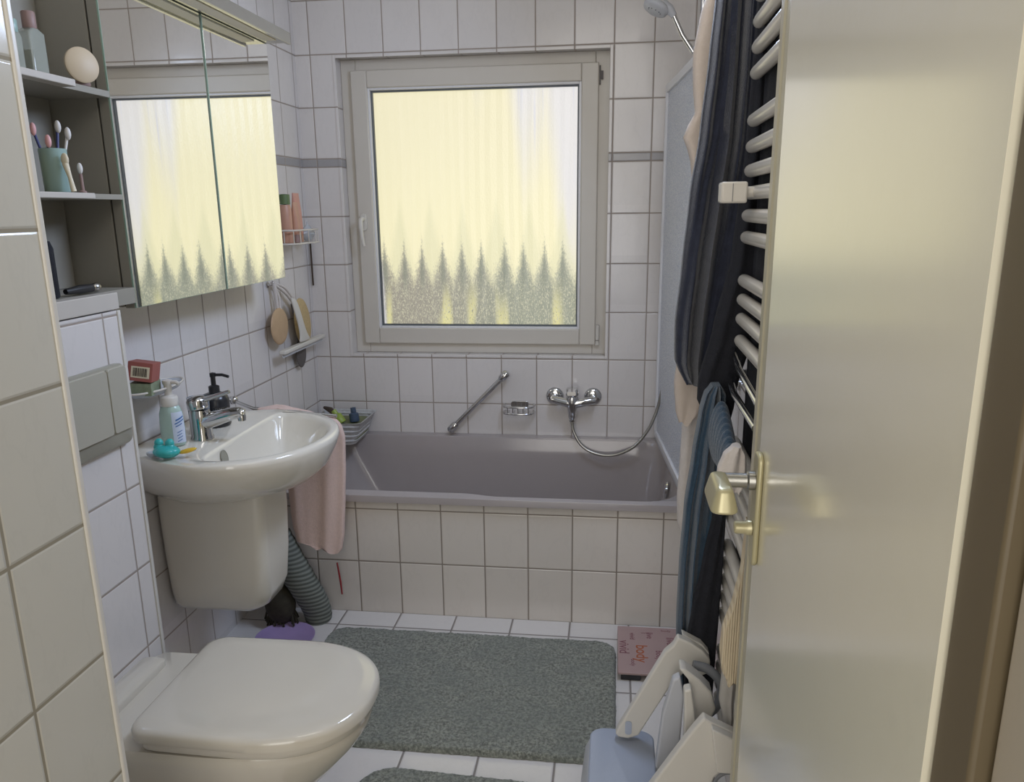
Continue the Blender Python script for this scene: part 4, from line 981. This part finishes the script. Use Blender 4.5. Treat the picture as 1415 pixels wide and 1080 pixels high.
bundle('dark_garment', [(.90, 1.524, 1.533), (.80, 1.510, 1.534), (.68, 1.492, 1.534), (.56, 1.474, 1.532), (.46, 1.462, 1.530), (.36, 1.468, 1.528), (.22, 1.49, 1.528), (.16, 1.50, 1.52)], -1.763, .032, 1.4, .004, M['navydark'],
       'near black garment hanging low behind the petrol blue towel above the step stool', 'garment', 15)
bundle('cream_ribbed_cloth', [(.88, 1.530, 1.5355), (.79, 1.526, 1.5355), (.733, 1.516, 1.5355), (.669, 1.499, 1.5355), (.63, 1.497, 1.5355), (.59, 1.502, 1.5355), (.565, 1.514, 1.5355)], -2.03, .03, 1.2, .003, M['ribcream'],
       'cream ribbed knit cloth hanging at the free edge of the door', 'garment', 17)
bundle('grey_lining_cloth', [(.60, 1.512, 1.5355), (.50, 1.508, 1.5355), (.46, 1.517, 1.5355), (.42, 1.525, 1.5355)], -1.985, .025, 1.3, .003, M['grey_fleece'],
       'grey white cloth end hanging out below the cream ribbed cloth', 'garment', 18)
bundle('pink_edged_cloth', [(1.025, 1.492, 1.505), (1.01, 1.478, 1.514), (.985, 1.470, 1.516), (.955, 1.468, 1.514), (.945, 1.473, 1.508)], -2.07, .03, 1.5, .004, M['whitecloth'],
       'small white cloth with pink edge bunched just above the door handle', 'cloth', 21)

# ------------------------------------------------------------------ child's toilet ladder, folded
st = thing('toilet_training_ladder', 'white folding toilet training ladder with a blue grey step, leaning beside the door', "children's step", (1.40, -1.85, 0))
def slab(poly, y0, y1, name, mat, bev=.004, parent=None):
    m = MB(); m.prism(poly, 'xz', y0, y1); return m.build(name, M[mat], parent or st, bevel=bev)
FAR = [(1.442, .532), (1.470, .520), (1.494, .504), (1.511, .483), (1.511, .454), (1.494, .444), (1.459, .450), (1.430, .413), (1.367, .289), (1.345, .280), (1.324, .282), (1.317, .290), (1.324, .307), (1.416, .494), (1.433, .512)]
r1 = slab(FAR, -1.812, -1.79, 'side_rail', 'whiteplastic')
slab([(1.452, .528), (1.494, .506), (1.511, .486), (1.511, .457), (1.494, .448), (1.470, .455)], -1.789, -1.765, 'rail_ear', 'whiteplastic', .003, r1)
m = MB(); m.prism(rrect(1.338, 1.352, .292, .325, .006), 'xz', -1.8140, -1.8122); m.build('slot_mark', M['stepgrey'], r1)
NEAR = [(1.474, .498), (1.485, .491), (1.535, .468), (1.540, .355), (1.515, .30), (1.43, .18), (1.36, .07), (1.345, .06), (1.33, .065), (1.325, .08), (1.384, .341), (1.453, .466)]
NEAR = [(1.474, .498), (1.485, .491), (1.535, .468), (1.540, .395), (1.516, .390), (1.499, .372), (1.492, .345), (1.455, .30), (1.388, .275), (1.352, .278), (1.352, .292), (1.384, .345), (1.453, .466), (1.462, .480)]
r2 = slab(NEAR, -2.035, -2.012, 'side_rail', 'whiteplastic')
slab([(1.486, .489), (1.533, .468), (1.538, .398), (1.50, .398)], -2.055, -2.0355, 'rail_ear', 'whiteplastic', .003, r2)
m = MB(); m.tube(spline([(1.494, -2.040, .340), (1.501, -2.040, .372), (1.516, -2.040, .388), (1.538, -2.040, .392)]), .0035, 8); m.build('grey_seal', M['greyline'], r2, smooth=True)
# seat ring folded upright between the rails
m = MB(); m.prism([(1.436, .527), (1.447, .528), (1.476, .506), (1.500, .480), (1.511, .443), (1.502, .417), (1.474, .405), (1.467, .44), (1.463, .472), (1.455, .504)], 'xz', -1.925, -1.885); m.build('seat_flap', M['whiteplastic'], st, bevel=.008)
m = MB(); m.tube(spline([(1.470, -1.86, .500), (1.500, -1.86, .492), (1.524, -1.862, .468), (1.530, -1.862, .435), (1.515, -1.862, .40), (1.485, -1.862, .375)]), .0095, 12); m.build('grey_ring', M['greyline'], st, smooth=True)
slab([(1.443, .486), (1.429, .477), (1.411, .396), (1.398, .24), (1.402, .02), (1.440, .02), (1.446, .243), (1.453, .442)], -1.885, -1.862, 'front_leg', 'lightgrey', .004)
slab([(1.444, .503), (1.458, .507), (1.471, .425), (1.470, .36), (1.448, .36), (1.447, .447)], -1.96, -1.935, 'hinge_link', 'whiteplastic', .004)
slab([(1.455, .43), (1.470, .43), (1.478, .02), (1.448, .02)], -1.958, -1.94, 'rear_leg', 'whiteplastic', .004)
m = MB(); m.loft([[(x, y, z) for x, y in rrect(1.262, 1.402, -2.14, -1.765, .03)] for z in (.236, .268)]+[[(x, y, .273) for x, y in rrect(1.267, 1.397, -2.135, -1.770, .028)]]); m.build('step_board', M['stepgrey'], st, smooth=True)
for y in (-1.80, -2.10):
    m = MB(); m.tube([(1.29, y, .004), (1.30, y, .236)], .014, 12); m.tube([(1.43, y+.02 if y < -2 else y, .004), (1.39, y, .236)], .012, 12); m.build('leg', M['whiteplastic'], st, smooth=True)
slab([(1.228, .002), (1.262, .002), (1.275, .24), (1.262, .262), (1.252, .24)], -2.12, -1.79, 'step_skirt', 'lightgrey', .004)

# ------------------------------------------------------------------ light
W_ = bpy.data.worlds.new('world'); S.world = W_; W_.use_nodes = True
bg = W_.node_tree.nodes['Background']; bg.inputs[0].default_value = (1.0, .97, .92, 1); bg.inputs[1].default_value = .68
def area(name, loc, rot, sx, sy, power, col, kind='RECTANGLE'):
    l = bpy.data.lights.new(name, 'AREA'); l.shape = kind; l.size = sx; l.size_y = sy; l.energy = power; l.color = col
    o = bpy.data.objects.new(name, l); o.location = loc; o.rotation_euler = rot; COL.objects.link(o); return o
area('hall_fill_light', (1.05, -4.4, 1.5), (math.radians(90), 0, 0), 1.2, 1.6, 12.5, (1, .96, .90))  # unseen fill panel behind the camera for hallway light, not a window
area('ceiling_fill_light', (.95, -1.35, 2.49), (0, 0, 0), 1.2, 1.7, 1, (.85, .92, 1))  # added soft fill under the ceiling, no fitting there
area('left_wall_blue_fill', (1.46, -1.25, 2.06), (0, math.radians(60), math.radians(20)), .35, .5, 12, (.60, .73, 1))  # added blue fill inside the room, brightens the left wall like sky light
area('doorway_fill_light', (1.15, -2.30, 2.3), (math.radians(60), 0, math.radians(14)), .7, .5, 2.5, (1, .96, .90))  # added fill above the doorway end, lifts faces turned to the camera
M['pane'].node_tree.nodes['Principled BSDF'].inputs['Emission Strength'].default_value = .67

# ------------------------------------------------------------------ camera (photo 1415 x 1080)
cam = bpy.data.cameras.new('camera'); co = bpy.data.objects.new('camera', cam); COL.objects.link(co)
cam.sensor_fit = 'HORIZONTAL'; cam.sensor_width = 36; cam.lens = 1104.22/1415*36
cam.shift_x = 4.5/1415; cam.shift_y = 36.2/1415; cam.clip_start = .02
yaw, pit, rol = .131701, -.252958, .012441
Rz = Matrix.Rotation(yaw, 3, 'Z'); Rx = Matrix.Rotation(pit, 3, 'X'); Ry = Matrix.Rotation(rol, 3, 'Y')
R = Rz@Rx@Ry
C3 = Matrix((R.col[0], R.col[2], -R.col[1])).transposed()   # right, up, backward
co.matrix_world = Matrix.Translation((1.2941, -3.3469, 1.4011))@C3.to_4x4()
S.camera = co
vs = S.view_settings; vs.view_transform = 'Standard'; vs.look = 'None'; vs.gamma = 1; vs.use_curve_mapping = False; vs.exposure = .36
S.cycles.use_denoising = True
S.cycles.max_bounces = 8
